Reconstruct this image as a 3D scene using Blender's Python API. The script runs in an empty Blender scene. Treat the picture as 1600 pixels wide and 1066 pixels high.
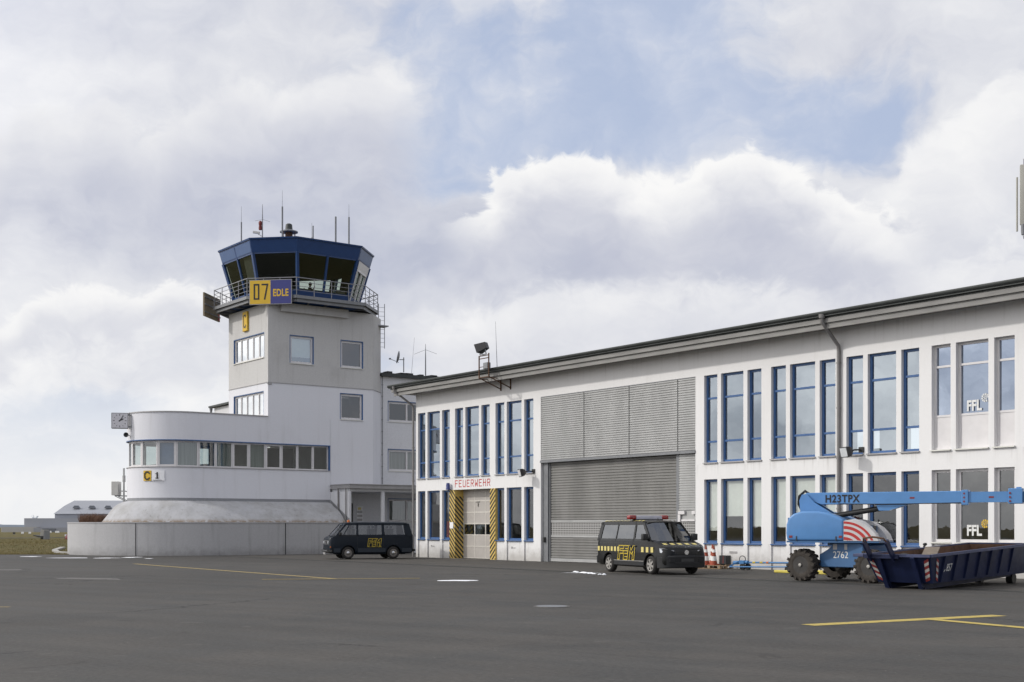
import bpy, bmesh, math, random
from mathutils import Vector, Matrix
random.seed(7)
sc = bpy.context.scene
COL = sc.collection
R_ = math.radians

# ------------------------------------------------------------------ camera
ANG = math.atan2(1486, 2003)
FW = (-math.cos(ANG), math.sin(ANG))      # viewing direction on the ground plane
RT = (math.sin(ANG), math.cos(ANG))       # to the right of it
cam_d = bpy.data.cameras.new('camera'); cam = bpy.data.objects.new('camera', cam_d); COL.objects.link(cam)
cam.location = (0, 0, 1.72)
cam.rotation_euler = (R_(90), 0, math.atan2(FW[1], FW[0]) - R_(90))
cam_d.sensor_width = 36; cam_d.lens = 36 * 2003 / 1600; cam_d.shift_y = (823 - 533) / 1600
cam_d.clip_end = 6000; cam_d.clip_start = 0.2
sc.camera = cam
for k, v in (('max_bounces', 6), ('diffuse_bounces', 2), ('glossy_bounces', 3), ('transparent_max_bounces', 10)): setattr(sc.cycles, k, v)
sc.view_settings.view_transform = 'Standard'; sc.view_settings.look = 'None'; sc.view_settings.exposure = 0

def FR(d, s):           # a point d metres ahead of and s metres to the right of the origin
    return (FW[0]*d + RT[0]*s, FW[1]*d + RT[1]*s)

# ------------------------------------------------------------------ node helper
class NT:
    def __init__(s, tree): s.t = tree; s.n = tree.nodes; s.l = tree.links
    def node(s, typ, props=None, **ins):
        n = s.n.new(typ)
        for k, v in (props or {}).items(): setattr(n, k, v)
        for k, v in ins.items():
            key = int(k[1:]) if k[0] == 'i' and k[1:].isdigit() else k.replace('_', ' ')
            s.set(n.inputs[key], v)
        return n
    def set(s, sock, v):
        if isinstance(v, bpy.types.NodeSocket): s.l.new(v, sock)
        elif isinstance(v, bpy.types.Node): s.l.new(v.outputs[0], sock)
        else:
            if sock.type == 'RGBA' and not hasattr(v, '__len__'): v = (v, v, v, 1)
            elif sock.type == 'RGBA' and len(v) == 3: v = (*v, 1)
            sock.default_value = v
    def math(s, op, a, b=0.0, c=None, clamp=False):
        n = s.n.new('ShaderNodeMath'); n.operation = op; n.use_clamp = clamp
        s.set(n.inputs[0], a); s.set(n.inputs[1], b)
        if c is not None: s.set(n.inputs[2], c)
        return n.outputs[0]
    def vm(s, op, a, b=(0, 0, 0), out=0):
        n = s.n.new('ShaderNodeVectorMath'); n.operation = op
        s.set(n.inputs[0], a)
        if op == 'SCALE': s.set(n.inputs['Scale'], b)
        else: s.set(n.inputs[1], b)
        return n.outputs[out]
    def mix(s, f, a, b, blend='MIX'):
        n = s.n.new('ShaderNodeMix'); n.data_type = 'RGBA'; n.blend_type = blend
        s.set(n.inputs[0], f); s.set(n.inputs[6], a); s.set(n.inputs[7], b)
        return n.outputs[2]
    def mr(s, v, a, b, c=0.0, d=1.0, smooth=True):
        n = s.n.new('ShaderNodeMapRange'); n.interpolation_type = 'SMOOTHSTEP' if smooth else 'LINEAR'
        s.set(n.inputs[0], v)
        for i, x in enumerate((a, b, c, d)): s.set(n.inputs[i+1], x)
        return n.outputs[0]
    def noise(s, vec, scale, detail=4, rough=0.55, out=0, dist=0.0):
        n = s.n.new('ShaderNodeTexNoise'); s.set(n.inputs['Vector'], vec); n.inputs['Scale'].default_value = scale
        n.inputs['Detail'].default_value = detail; n.inputs['Roughness'].default_value = rough
        n.inputs['Distortion'].default_value = dist
        return n.outputs[out]

M = {}
def newmat(name):
    m = bpy.data.materials.new(name); m.use_nodes = True
    N = NT(m.node_tree); N.n.clear()
    out = N.n.new('ShaderNodeOutputMaterial')
    b = N.n.new('ShaderNodeBsdfPrincipled'); N.l.new(b.outputs[0], out.inputs[0])
    M[name] = m
    return m, N, b, out
def simple(name, col, rough=0.6, metal=0.0, var=0.12, scale=3.0, bump=0.0, bscale=40.0, coat=0.0, spec=0.5, stretch=(1, 1, 1)):
    m, N, b, out = newmat(name)
    pos = N.vm('MULTIPLY', N.node('ShaderNodeNewGeometry').outputs['Position'], stretch)
    n = N.noise(pos, scale, 5, 0.6)
    f = N.mr(n, 0.25, 0.75, 1 - var, 1 + var, False)
    c = N.vm('SCALE', (col[0], col[1], col[2]), f)
    N.set(b.inputs['Base Color'], c)
    N.set(b.inputs['Roughness'], N.mr(N.noise(pos, scale*3, 4), 0.2, 0.8, max(rough-.08, .02), min(rough+.1, 1), False))
    b.inputs['Metallic'].default_value = metal
    b.inputs['Coat Weight'].default_value = coat; b.inputs['Specular IOR Level'].default_value = spec
    if bump:
        bn = N.node('ShaderNodeBump', Strength=bump, Distance=0.02, Height=N.noise(pos, bscale, 4, .65))
        N.l.new(bn.outputs[0], b.inputs['Normal'])
    return m
def plaster(name, col, dirt=(0.30, 0.28, 0.25), amt=0.35, streak=1.0, zlow=None, bump=0.25, fine=0.06):
    m, N, b, out = newmat(name)
    pos = N.node('ShaderNodeNewGeometry').outputs['Position']
    big = N.noise(pos, 0.35, 4, .6)
    st = N.noise(N.vm('MULTIPLY', pos, (2.2, 2.2, 0.16)), 1.1, 6, .62)
    fi = N.noise(pos, 14, 3, .6)
    d = N.math('MULTIPLY', N.mr(st, 0.5, 0.85, 0, streak), amt)
    d = N.math('ADD', d, N.math('MULTIPLY', N.mr(big, .5, .8, 0, 1), amt*.45))
    if zlow is not None:
        z = N.node('ShaderNodeSeparateXYZ', i0=pos).outputs[2]
        low = N.mr(N.math('ADD', z, N.math('MULTIPLY', N.noise(pos, 2.5, 5, .7), -1.0)), zlow-.75, zlow+.15, .62, 0)
        d = N.math('ADD', d, low)
    if name == 'hall_plaster':      # rain streaks running down below the two rows of sills and the eave
        zz = N.node('ShaderNodeSeparateXYZ', i0=pos).outputs[2]; sk = N.noise(N.vm('MULTIPLY', pos, (5.0, 5.0, .12)), 1.0, 5, .65)
        fall = N.math('MULTIPLY', N.mr(zz, 3.72, 4.3, 0, 1), N.math('LESS_THAN', zz, 4.36)); fall = N.math('ADD', fall, N.math('MULTIPLY', N.mr(zz, .2, 1.0, 0, 1), N.math('LESS_THAN', zz, 1.03)))
        fall = N.math('ADD', fall, N.mr(zz, 8.3, 9.2, 0, .8))
        d = N.math('ADD', d, N.math('MULTIPLY', N.math('MULTIPLY', N.mr(sk, .52, .72), fall), .28))
    d = N.math('MINIMUM', d, 0.85)
    c = N.mix(d, col, dirt)
    f = N.mr(fi, .3, .7, 1-fine, 1+fine, False)
    N.set(b.inputs['Base Color'], N.vm('SCALE', c, f))
    b.inputs['Roughness'].default_value = .85; b.inputs['Specular IOR Level'].default_value = .25
    bn = N.node('ShaderNodeBump', Strength=bump, Distance=0.01, Height=N.noise(pos, 60, 4, .65))
    N.l.new(bn.outputs[0], b.inputs['Normal'])
    return m
def glass(name, tint, r0, rough=0.0, wav=0.004, gcol=(.95, .97, 1)):
    m, N, b, out = newmat(name); N.n.remove(b)
    lw = N.node('ShaderNodeLayerWeight'); lw.inputs[0].default_value = .5
    f = N.math('POWER', lw.outputs['Facing'], 5.0)
    r = N.math('ADD', r0, N.math('MULTIPLY', f, 1 - r0), clamp=True)
    pos = N.node('ShaderNodeNewGeometry').outputs['Position']
    bn = N.node('ShaderNodeBump', Strength=0.25, Distance=wav, Height=N.noise(pos, 1.6, 2, .5))
    t = N.node('ShaderNodeBsdfTransparent', Color=tint)
    g = N.node('ShaderNodeBsdfGlossy', Color=gcol, Roughness=rough); N.l.new(bn.outputs[0], g.inputs['Normal'])
    mx = N.n.new('ShaderNodeMixShader'); N.set(mx.inputs[0], r); N.l.new(t.outputs[0], mx.inputs[1]); N.l.new(g.outputs[0], mx.inputs[2])
    N.l.new(mx.outputs[0], out.inputs[0])
    return m

# ------------------------------------------------------------------ mesh helper
class MB:
    def __init__(s, T=None): s.V = []; s.F = []; s.T = T
    def add(s, vs, fs):
        o = len(s.V)
        for v in vs:
            v = Vector(v)
            s.V.append(s.T @ v if s.T is not None else v)
        s.F += [tuple(i + o for i in f) for f in fs]
        return s
    def quad(s, a, b, c, d): return s.add([a, b, c, d], [(0, 1, 2, 3)])
    def poly(s, pts): return s.add(pts, [tuple(range(len(pts)))])
    def box(s, x0, x1, y0, y1, z0, z1, Mx=None):
        vs = [(x0, y0, z0), (x1, y0, z0), (x1, y1, z0), (x0, y1, z0), (x0, y0, z1), (x1, y0, z1), (x1, y1, z1), (x0, y1, z1)]
        if Mx is not None: vs = [Mx @ Vector(v) for v in vs]
        return s.add(vs, [(3, 2, 1, 0), (4, 5, 6, 7), (0, 1, 5, 4), (1, 2, 6, 5), (2, 3, 7, 6), (3, 0, 4, 7)])
    def bar(s, p, q, w, h=None, up=(0, 0, 1)):      # rectangular bar from p to q
        h = h or w; p = Vector(p); q = Vector(q); d = (q - p); L = d.length; d.normalize()
        u = Vector(up)
        if abs(d.dot(u)) > .98: u = Vector((1, 0, 0))
        a = d.cross(u).normalized(); b = a.cross(d).normalized()
        vs = []
        for t in (p, q):
            for i, j in ((-1, -1), (1, -1), (1, 1), (-1, 1)): vs.append(t + a*(i*w/2) + b*(j*h/2))
        return s.add(vs, [(0, 1, 2, 3), (7, 6, 5, 4), (0, 4, 5, 1), (1, 5, 6, 2), (2, 6, 7, 3), (3, 7, 4, 0)])
    def loft(s, rings, cap=True, closed=True):
        n = len(rings[0]); vs = [v for r in rings for v in r]; fs = []
        for k in range(len(rings) - 1):
            for i in range(n if closed else n - 1):
                j = (i + 1) % n
                fs.append((k*n + i, k*n + j, (k+1)*n + j, (k+1)*n + i))
        if cap and closed:
            fs.append(tuple(reversed(range(n)))); fs.append(tuple((len(rings)-1)*n + i for i in range(n)))
        return s.add(vs, fs)
    def prism(s, poly, axis, a, b):       # 2-D outline pushed from a to b along an axis
        def P(p, t):
            if axis == 0: return (t, p[0], p[1])
            if axis == 1: return (p[0], t, p[1])
            return (p[0], p[1], t)
        return s.loft([[P(p, a) for p in poly], [P(p, b) for p in poly]])
    def tube(s, pts, r, n=8, cap=True):
        pts = [Vector(p) for p in pts]; rings = []
        rr = r if hasattr(r, '__len__') else [r]*len(pts)
        prev = None
        for i, p in enumerate(pts):
            d = (pts[min(i+1, len(pts)-1)] - pts[max(i-1, 0)]).normalized()
            u = prev if prev is not None else (Vector((0, 0, 1)) if abs(d.z) < .9 else Vector((1, 0, 0)))
            a = (u - d*u.dot(d)).normalized(); b = d.cross(a); prev = a
            rings.append([p + (a*math.cos(2*math.pi*k/n) + b*math.sin(2*math.pi*k/n))*rr[i] for k in range(n)])
        return s.loft(rings, cap)
    def lathe(s, prof, c=(0, 0, 0), axis=2, n=20, cap=True):     # prof: (radius, height)
        rings = []
        for r, h in prof:
            ring = []
            for k in range(n):
                a = 2*math.pi*k/n; x, y = r*math.cos(a), r*math.sin(a)
                v = (x, y, h) if axis == 2 else ((x, h, y) if axis == 1 else (h, x, y))
                ring.append((v[0]+c[0], v[1]+c[1], v[2]+c[2]))
            rings.append(ring)
        return s.loft(rings, cap)
    def mesh(s, name, mat, org=(0, 0, 0), smooth=None, bevel=0, seg=1, recalc=True):
        o = Vector(org)
        me = bpy.data.meshes.new(name); me.from_pydata([v - o for v in s.V], [], s.F)
        bm = bmesh.new(); bm.from_mesh(me)
        if bevel:
            bmesh.ops.remove_doubles(bm, verts=bm.verts, dist=1e-5)
        if recalc: bmesh.ops.recalc_face_normals(bm, faces=bm.faces)
        if bevel:
            es = [e for e in bm.edges if len(e.link_faces) == 2 and e.calc_face_angle(0) > R_(25)]
            bmesh.ops.bevel(bm, geom=es, offset=bevel, segments=seg, profile=.6, affect='EDGES', clamp_overlap=True)
        bm.to_mesh(me); bm.free()
        if smooth:
            for p in me.polygons: p.use_smooth = True
            me.set_sharp_from_angle(angle=R_(smooth))
        me.materials.append(M[mat] if isinstance(mat, str) else mat)
        return me
    def build(s, name, mat, parent=None, org=None, **kw):
        if org is None: org = tuple(root_of(parent).location) if parent is not None and root_of(parent).get('abs') else (0, 0, 0)
        o = bpy.data.objects.new(name, s.mesh(name, mat, org, **kw)); COL.objects.link(o)
        if parent is not None: o.parent = parent
        return o
def root_of(o):
    while o.parent: o = o.parent
    return o
def tag(o, label=None, cat=None, group=None, kind=None):
    for k, v in (('label', label), ('category', cat), ('group', group), ('kind', kind)):
        if v: o[k] = v
    return o
ABS = []
def thing(name, label, cat, loc=(0, 0, 0), rot=None, group=None):
    # with rot=None the parts are given in world metres; otherwise in the thing's own frame
    o = bpy.data.objects.new(name, None); COL.objects.link(o); o.location = loc
    o.empty_display_size = .3
    if rot is None: o['abs'] = 1; ABS.append(o)
    else: o.rotation_euler = rot if hasattr(rot, '__len__') else (0, 0, rot)
    return tag(o, label, cat, group)
def struct(name, mb, mat, **kw): return tag(mb.build(name, mat, **kw), kind='structure')
SOLID = dict(fire_cabinet='red_obj', notice='sign_white', switch_box='steel_grey', lock_box='black', whip_antenna='rail', rod_antenna='steel_grey', concrete_slope='mound_concrete', hedge='twig',
             snow_patch='snow', snow_lump='snow', plank='old_board', old_tyre='rubber', scrap_heap='rust', pipe_stub='black', wheel_stop='yellow_bar')
def solid(name, mb, label, cat, loc, group=None, **kw):      # a thing that is one mesh, given in world metres
    o = mb.build(name, SOLID[name], None, org=loc, **kw); o.location = loc
    return tag(o, label, cat, group)
def lettering(name, text, size, org, right, up, mat, parent, sx=1.0, bold=0.0, spacing=1.0, thick=0.004, align='LEFT', abs_org=None):
    cu = bpy.data.curves.new('t', 'FONT'); cu.body = text; cu.size = 1.0; cu.offset = bold; cu.space_character = spacing
    cu.align_x = align; cu.extrude = 0
    ob = bpy.data.objects.new('t', cu); COL.objects.link(ob)
    dg = bpy.context.evaluated_depsgraph_get(); me = bpy.data.meshes.new_from_object(ob.evaluated_get(dg))
    bpy.data.objects.remove(ob)
    r = Vector(right).normalized(); u = Vector(up).normalized(); n = r.cross(u)
    mb = MB()
    mb.add([Vector(org) + r*(v.co.x*size*sx) + u*(v.co.y*size) + n*thick for v in me.vertices], [tuple(p.vertices) for p in me.polygons])
    bpy.data.meshes.remove(me)
    return mb.build(name, mat, parent, recalc=False)
def strokes(mb, org, right, up, lines, w, off=0.004):           # flat painted lines: polylines of (x, y)
    r = Vector(right).normalized(); u = Vector(up).normalized(); n = r.cross(u); O = Vector(org) + n*off
    k = 0
    for ln in lines:
        for a, b in zip(ln[:-1], ln[1:]):
            a = Vector((*a, 0)); b = Vector((*b, 0)); d = (b - a).normalized(); s_ = Vector((-d.y, d.x, 0))*w/2
            a = a - d*w/2; b = b + d*w/2; k += 1
            mb.quad(*[O + r*p.x + u*p.y + n*(k*.0002) for p in (a - s_, b - s_, b + s_, a + s_)])
    return mb

# wall sheet with rectangular openings; O origin (x, y), U along the wall, N outward
def wall_holes(mb, O, U, N, u0, u1, z0, z1, holes, depth):
    def P(u, z, d=0): return (O[0] + U[0]*u - N[0]*d, O[1] + U[1]*u - N[1]*d, z)
    us = sorted({u0, u1} | {h[0] for h in holes} | {h[1] for h in holes}); zs = sorted({z0, z1} | {h[2] for h in holes} | {h[3] for h in holes})
    us = [u for u in us if u0 <= u <= u1]; zs = [z for z in zs if z0 <= z <= z1]
    for a, b in zip(us[:-1], us[1:]):
        for c, d in zip(zs[:-1], zs[1:]):
            m, k = (a+b)/2, (c+d)/2
            if any(h[0] < m < h[1] and h[2] < k < h[3] for h in holes): continue
            mb.quad(P(a, c), P(b, c), P(b, d), P(a, d))
            mb.quad(P(b, c, depth), P(a, c, depth), P(a, d, depth), P(b, d, depth))
    for h in holes:
        a, b, c, d = h[:4]
        mb.quad(P(a, c), P(a, d), P(a, d, depth), P(a, c, depth)); mb.quad(P(b, d), P(b, c), P(b, c, depth), P(b, d, depth))
        mb.quad(P(a, d), P(b, d), P(b, d, depth), P(a, d, depth))
        if c > z0 + 1e-4: mb.quad(P(b, c), P(a, c), P(a, c, depth), P(b, c, depth))
    return mb
def obox(mb, O, U, N, u0, u1, z0, z1, d0, d1):     # box in wall coordinates, d0..d1 measured inward
    def P(u, z, d): return (O[0] + U[0]*u - N[0]*d, O[1] + U[1]*u - N[1]*d, z)
    return mb.add([P(u0, z0, d0), P(u1, z0, d0), P(u1, z0, d1), P(u0, z0, d1), P(u0, z1, d0), P(u1, z1, d0), P(u1, z1, d1), P(u0, z1, d1)],
                  [(3, 2, 1, 0), (4, 5, 6, 7), (0, 1, 5, 4), (1, 2, 6, 5), (2, 3, 7, 6), (3, 0, 4, 7)])
def window(parent, O, U, N, u0, u1, z0, z1, rec, fw, fmat, gmat, zb=(), ub=(), fd=.08, sill=None, sillmat='sill_metal', liner=None, blind=None, sash=None, sw=.05):
    mb = MB()
    if liner:       # outer casing in another colour along the opening (top and both jambs)
        lm = MB(); t = .05
        obox(lm, O, U, N, u0, u1, z1-t, z1, .006, rec+.02); obox(lm, O, U, N, u0, u0+t, z0, z1-t, .006, rec+.02); obox(lm, O, U, N, u1-t, u1, z0, z1-t, .006, rec+.02)
        u0 += t; u1 -= t; z1 -= t
    obox(mb, O, U, N, u0, u0+fw, z0, z1, rec, rec+fd); obox(mb, O, U, N, u1-fw, u1, z0, z1, rec, rec+fd)
    obox(mb, O, U, N, u0+fw, u1-fw, z0, z0+fw, rec, rec+fd); obox(mb, O, U, N, u0+fw, u1-fw, z1-fw, z1, rec, rec+fd)
    for z in zb: obox(mb, O, U, N, u0+fw, u1-fw, z-fw*.45, z+fw*.45, rec+.004, rec+fd-.004)
    for u in ub: obox(mb, O, U, N, u-fw*.5, u+fw*.5, z0+fw, z1-fw, rec+.003, rec+fd-.003)
    w = mb.build('window', fmat, parent)
    if liner: lm.build('casing', liner, w)
    g = MB(); dd = rec + fd*.6
    def P(u, z, d): return (O[0] + U[0]*u - N[0]*d, O[1] + U[1]*u - N[1]*d, z)
    g.quad(P(u0+fw*.5, z0+fw*.5, dd), P(u1-fw*.5, z0+fw*.5, dd), P(u1-fw*.5, z1-fw*.5, dd), P(u0+fw*.5, z1-fw*.5, dd))
    g.build('pane', gmat, w)
    if sill:
        sm = MB(); obox(sm, O, U, N, u0-.03, u1+.03, z0-.05, z0-.004, -sill, rec+.03); sm.build('sill', sillmat, w)
    if blind:
        bz, bm_, d = blind[0], blind[1], rec + fd + .05
        b = MB(); b.quad(P(u0+.04, bz, d), P(u1-.04, bz, d), P(u1-.04, z1-.02, d), P(u0+.04, z1-.02, d)); b.build('blind', bm_, w)
    return w
# ------------------------------------------------------------------ light and sky
SUN = Vector((-0.62, -1.0, 0.78)).normalized()           # towards the sun
sun_d = bpy.data.lights.new('sun', 'SUN'); sun_d.energy = 1.8; sun_d.angle = R_(3); sun_d.color = (1, .965, .91)
sun = bpy.data.objects.new('sun', sun_d); COL.objects.link(sun); sun.location = (-40, -60, 60)
sun.rotation_euler = SUN.to_track_quat('Z', 'Y').to_euler()

world = bpy.data.worlds.new('World'); sc.world = world; world.use_nodes = True
W = NT(world.node_tree); W.n.clear()
# a coarse chart of cloud cover and brightness over azimuth and elevation, kept in colour ramps, broken up by noise
BL = [(300, 300, 330, 130, .42), (60, 190, 120, 110, .25), (330, 190, 260, 70, .25), (560, 330, 180, 110, .25), (80, 60, 260, 60, .25), (480, 110, 180, 70, .2), (180, 520, 210, 60, .38),
      (850, 130, 100, 50, .36), (880, 330, 120, 75, .85), (1000, 355, 120, 60, .7), (1180, 350, 130, 65, .85), (1300, 370, 110, 55, .42), (1440, 330, 130, 80, .5), (1570, 180, 150, 160, .6),
      (1560, 20, 170, 70, .5), (1230, 50, 110, 60, .34), (1380, 110, 70, 40, .2), (700, 430, 150, 70, .42), (1000, 460, 330, 70, .46), (820, 520, 220, 60, .45), (1350, 430, 220, 60, .3),
      (690, 20, 300, 50, .22), (60, 605, 110, 20, .25), (330, 625, 90, 35, .35), (560, 480, 120, 50, .3),
      (1010, 170, 300, 100, -.80), (760, 250, 110, 60, -.40), (1260, 205, 130, 60, -.5), (1440, 70, 60, 40, -.35), (1000, 90, 70, 40, -.3), (650, 330, 60, 60, -.30), (250, 640, 330, 50, -.25), (640, 520, 50, 60, -.25), (680, 130, 70, 90, -.2)]
LB = [(870, 275, 120, 34, .7), (1180, 298, 120, 32, .7), (40, 170, 90, 70, .35), (220, 165, 120, 50, .22), (490, 130, 150, 50, .22), (880, 110, 90, 40, .28), (1560, 200, 90, 160, .28), (1410, 340, 100, 50, .22), (1520, 30, 100, 40, .2), (130, 490, 150, 40, .32), (310, 460, 100, 35, .28),
      (900, 490, 280, 40, .22), (60, 690, 260, 150, .6), (180, 600, 260, 40, .2), (340, 610, 70, 30, .4), (1120, 30, 90, 35, .2), (30, 380, 60, 60, .2), (690, 540, 80, 60, .25),
      (900, 375, 180, 42, -.5), (1150, 378, 160, 40, -.55), (300, 330, 300, 90, -.22), (560, 340, 150, 90, -.2), (300, 560, 230, 34, -.28), (80, 40, 240, 50, -.18), (1300, 395, 150, 30, -.2), (500, 545, 110, 40, -.2), (660, 405, 130, 40, -.2)]
def gsum(L, x, y): return sum(w*math.exp(-.7*(((x-a)/sx)**2 + ((y-b)/sy)**2)) for a, b, sx, sy, w in L)
dirn = W.vm('NORMALIZE', W.node('ShaderNodeTexCoord').outputs['Generated'])
fwd = W.vm('DOT_PRODUCT', dirn, (FW[0], FW[1], 0), out=1); rgt = W.vm('DOT_PRODUCT', dirn, (RT[0], RT[1], 0), out=1)
z = W.node('ShaderNodeSeparateXYZ', i0=dirn).outputs[2]
az = W.math('ARCTAN2', rgt, fwd); el = W.math('ARCSINE', z)
PP = W.node('ShaderNodeCombineXYZ', i0=az, i1=el).outputs[0]
wn = W.noise(PP, 11, 4, .6, out=1)
P1 = W.vm('ADD', PP, W.vm('MULTIPLY', W.vm('SUBTRACT', wn, (.5, .5, .5)), (.09, .06, 0)))
sx_ = W.node('ShaderNodeSeparateXYZ', i0=P1)
NR, NC = 13, 30
uu = W.math('MULTIPLY_ADD', sx_.outputs[0], 1/.96, .5); vv = W.math('MULTIPLY', sx_.outputs[1], 34.0)       # azimuth over +-0.48 rad; one row each 1/34 rad
col = None
for r in range(NR):
    n = W.n.new('ShaderNodeValToRGB'); W.set(n.inputs[0], uu); cr_ = n.color_ramp; cr_.interpolation = 'EASE'
    e = math.tan(r/34)
    for k in range(NC):
        a = (k/(NC-1) - .5)*.96; x, y = 800 + 2003*math.tan(a), 823 - 2003*e/math.cos(a)
        d = max(0, min(1, .27 + gsum(BL, x, y)*.8)); l = max(0, min(1, .42 + gsum(LB, x, y)*.85))
        p = k/(NC-1)
        elx = cr_.elements[k] if k < 2 else cr_.elements.new(p)
        elx.position = p; elx.color = (d, l, 0, 1)
    col = n.outputs[0] if col is None else W.mix(W.mr(vv, r-1, r), col, n.outputs[0])
sc_ = W.node('ShaderNodeSeparateColor', i0=col)
q1 = W.vm('MULTIPLY', P1, (1, 1.5, 1)); wn2 = W.node('ShaderNodeSeparateColor', i0=wn).outputs[0]
fb = W.noise(q1, 8.0, 8, .6); fbo = W.noise(W.vm('ADD', q1, (-.014, .036, 0)), 8.0, 5, .58)
D0 = W.math('ADD', sc_.outputs[0], W.math('MULTIPLY', W.math('SUBTRACT', fb, .5), 1.1))
cover = W.mr(D0, .02, .42)
relief = W.math('MULTIPLY', W.math('SUBTRACT', fb, fbo), 1.1)
low = W.mr(el, .02, .17, .26, 0)
light = W.math('ADD', W.math('ADD', sc_.outputs[1], relief), low, clamp=True)
cl = W.mix(light, (.50, .53, .64), (.92, .92, .925))
# brighter cloud around the sun, outside the picture
sd = W.vm('DOT_PRODUCT', dirn, tuple(SUN), out=1)
cl = W.mix(W.mr(sd, .25, .95, 0, .9), cl, (2.0, 1.96, 1.9))
sky = W.n.new('ShaderNodeTexSky'); sky.sky_type = 'NISHITA'; sky.sun_disc = False
sky.sun_elevation = math.asin(SUN.z); sky.sun_rotation = math.atan2(SUN.x, SUN.y) % (2*math.pi)
sky.air_density = 1.0; sky.dust_density = 1.5; sky.ozone_density = 1.2
blue = W.vm('SCALE', sky.outputs[0], .10)
blue = W.mix(.78, blue, (.53, .61, .80))
horizon = W.mr(el, .02, .19, .88, 0)
blue = W.mix(horizon, blue, (.86, .875, .90))
veil = W.mr(W.math('ADD', fb, W.math('MULTIPLY', wn2, .35)), .50, .95, .0, .62)
blue = W.mix(veil, blue, (.74, .77, .85))
allc = W.mix(cover, blue, cl)
# heaped clouds: a crest line over azimuth (float curve), puffed out by cell noise, bright along the crest and grey below
pv = W.node('ShaderNodeTexVoronoi', props={'feature': 'F1', 'normalize': True}, Vector=W.vm('ADD', q1, W.vm('SCALE', wn, .04)), Scale=19.0, Detail=1.0, Roughness=.5).outputs[0]
pu = W.math('ADD', W.math('MULTIPLY', W.math('SUBTRACT', .45, pv), .032), W.math('MULTIPLY', W.math('SUBTRACT', fb, .5), .115))
def crest(pts, edge, f0, f1, amt, depth, hi=.97, lo=.30):
    n = W.n.new('ShaderNodeFloatCurve'); W.set(n.inputs['Value'], W.math('MULTIPLY_ADD', az, 1/.96, .5)); cv = n.mapping.curves[0]
    q = []
    for x, y in pts:
        a, e = ae(x, y); q.append((a/.96 + .5, e/.45))
    q = [(max(0, q[0][0]-.05), 0)] + q + [(min(1, q[-1][0]+.05), 0)]
    cv.points[0].location = q[0]; cv.points[1].location = q[-1]
    for p in q[1:-1]: cv.points.new(*p)
    n.mapping.update()
    d = W.math('SUBTRACT', W.math('MULTIPLY_ADD', n.outputs[0], .45, pu), el)
    a0, a1 = ae(*pts[0])[0], ae(*pts[-1])[0]
    m = W.math('MULTIPLY', W.math('MULTIPLY', W.mr(d, 0, edge), W.mr(d, f0, f1, 1, 0)), W.math('MULTIPLY', W.mr(az, a0, a0+.05, 0, amt), W.mr(az, a1-.05, a1, 1, 0)))
    L = W.math('ADD', W.mr(d, .004, depth, hi, lo), W.math('MULTIPLY', relief, .9), clamp=True)
    return m, W.mix(L, CD, CL)
def ae(x, y):
    a = math.atan((x-800)/2003); return (a, math.atan((823-y)/2003*math.cos(a)))
CD, CL = (.50, .525, .635), (.955, .95, .945)
for args in (([(-200, 210), (0, 185), (40, 150), (100, 165), (170, 150), (230, 185), (290, 160), (350, 135), (420, 150), (480, 108), (560, 98), (620, 120), (660, 165), (700, 220)], .022, .05, .13, .8, .07, .76, .18),
             ([(1330, 300), (1400, 240), (1430, 180), (1500, 150), (1560, 110), (1650, 90), (1800, 80)], .016, .06, .14, .7, .09, .95, .6),
             ([(-160, 540), (-60, 515), (20, 500), (40, 475), (90, 455), (140, 462), (200, 470), (250, 445), (310, 425), (350, 430), (420, 440), (480, 470), (520, 505)], .010, .03, .07, .85, .045, .97, .35),
             ([(600, 500), (650, 470), (720, 480), (790, 452), (860, 430), (930, 440), (1000, 420), (1080, 436), (1160, 450), (1250, 436), (1340, 415), (1450, 395), (1640, 380), (1760, 370)], .022, .05, .10, .6, .06, .95, .5),
             ([(670, 345), (700, 330), (755, 300), (790, 268), (830, 250), (880, 240), (930, 247), (980, 262), (1020, 288), (1060, 295), (1090, 280), (1130, 268), (1180, 263), (1230, 275), (1280, 298), (1330, 318), (1400, 330), (1480, 350)], .009, .06, .105, .97, .055, 1.0, .22)):
    m_, c_ = crest(*args); allc = W.mix(m_, allc, c_)
allc = W.mix(W.mr(el, -.02, .03, .75, 0), allc, (.86, .87, .88))
bg = W.node('ShaderNodeBackground', Strength=1.0); W.set(bg.inputs[0], allc)
wo = W.n.new('ShaderNodeOutputWorld'); W.l.new(bg.outputs[0], wo.inputs[0])

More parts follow.
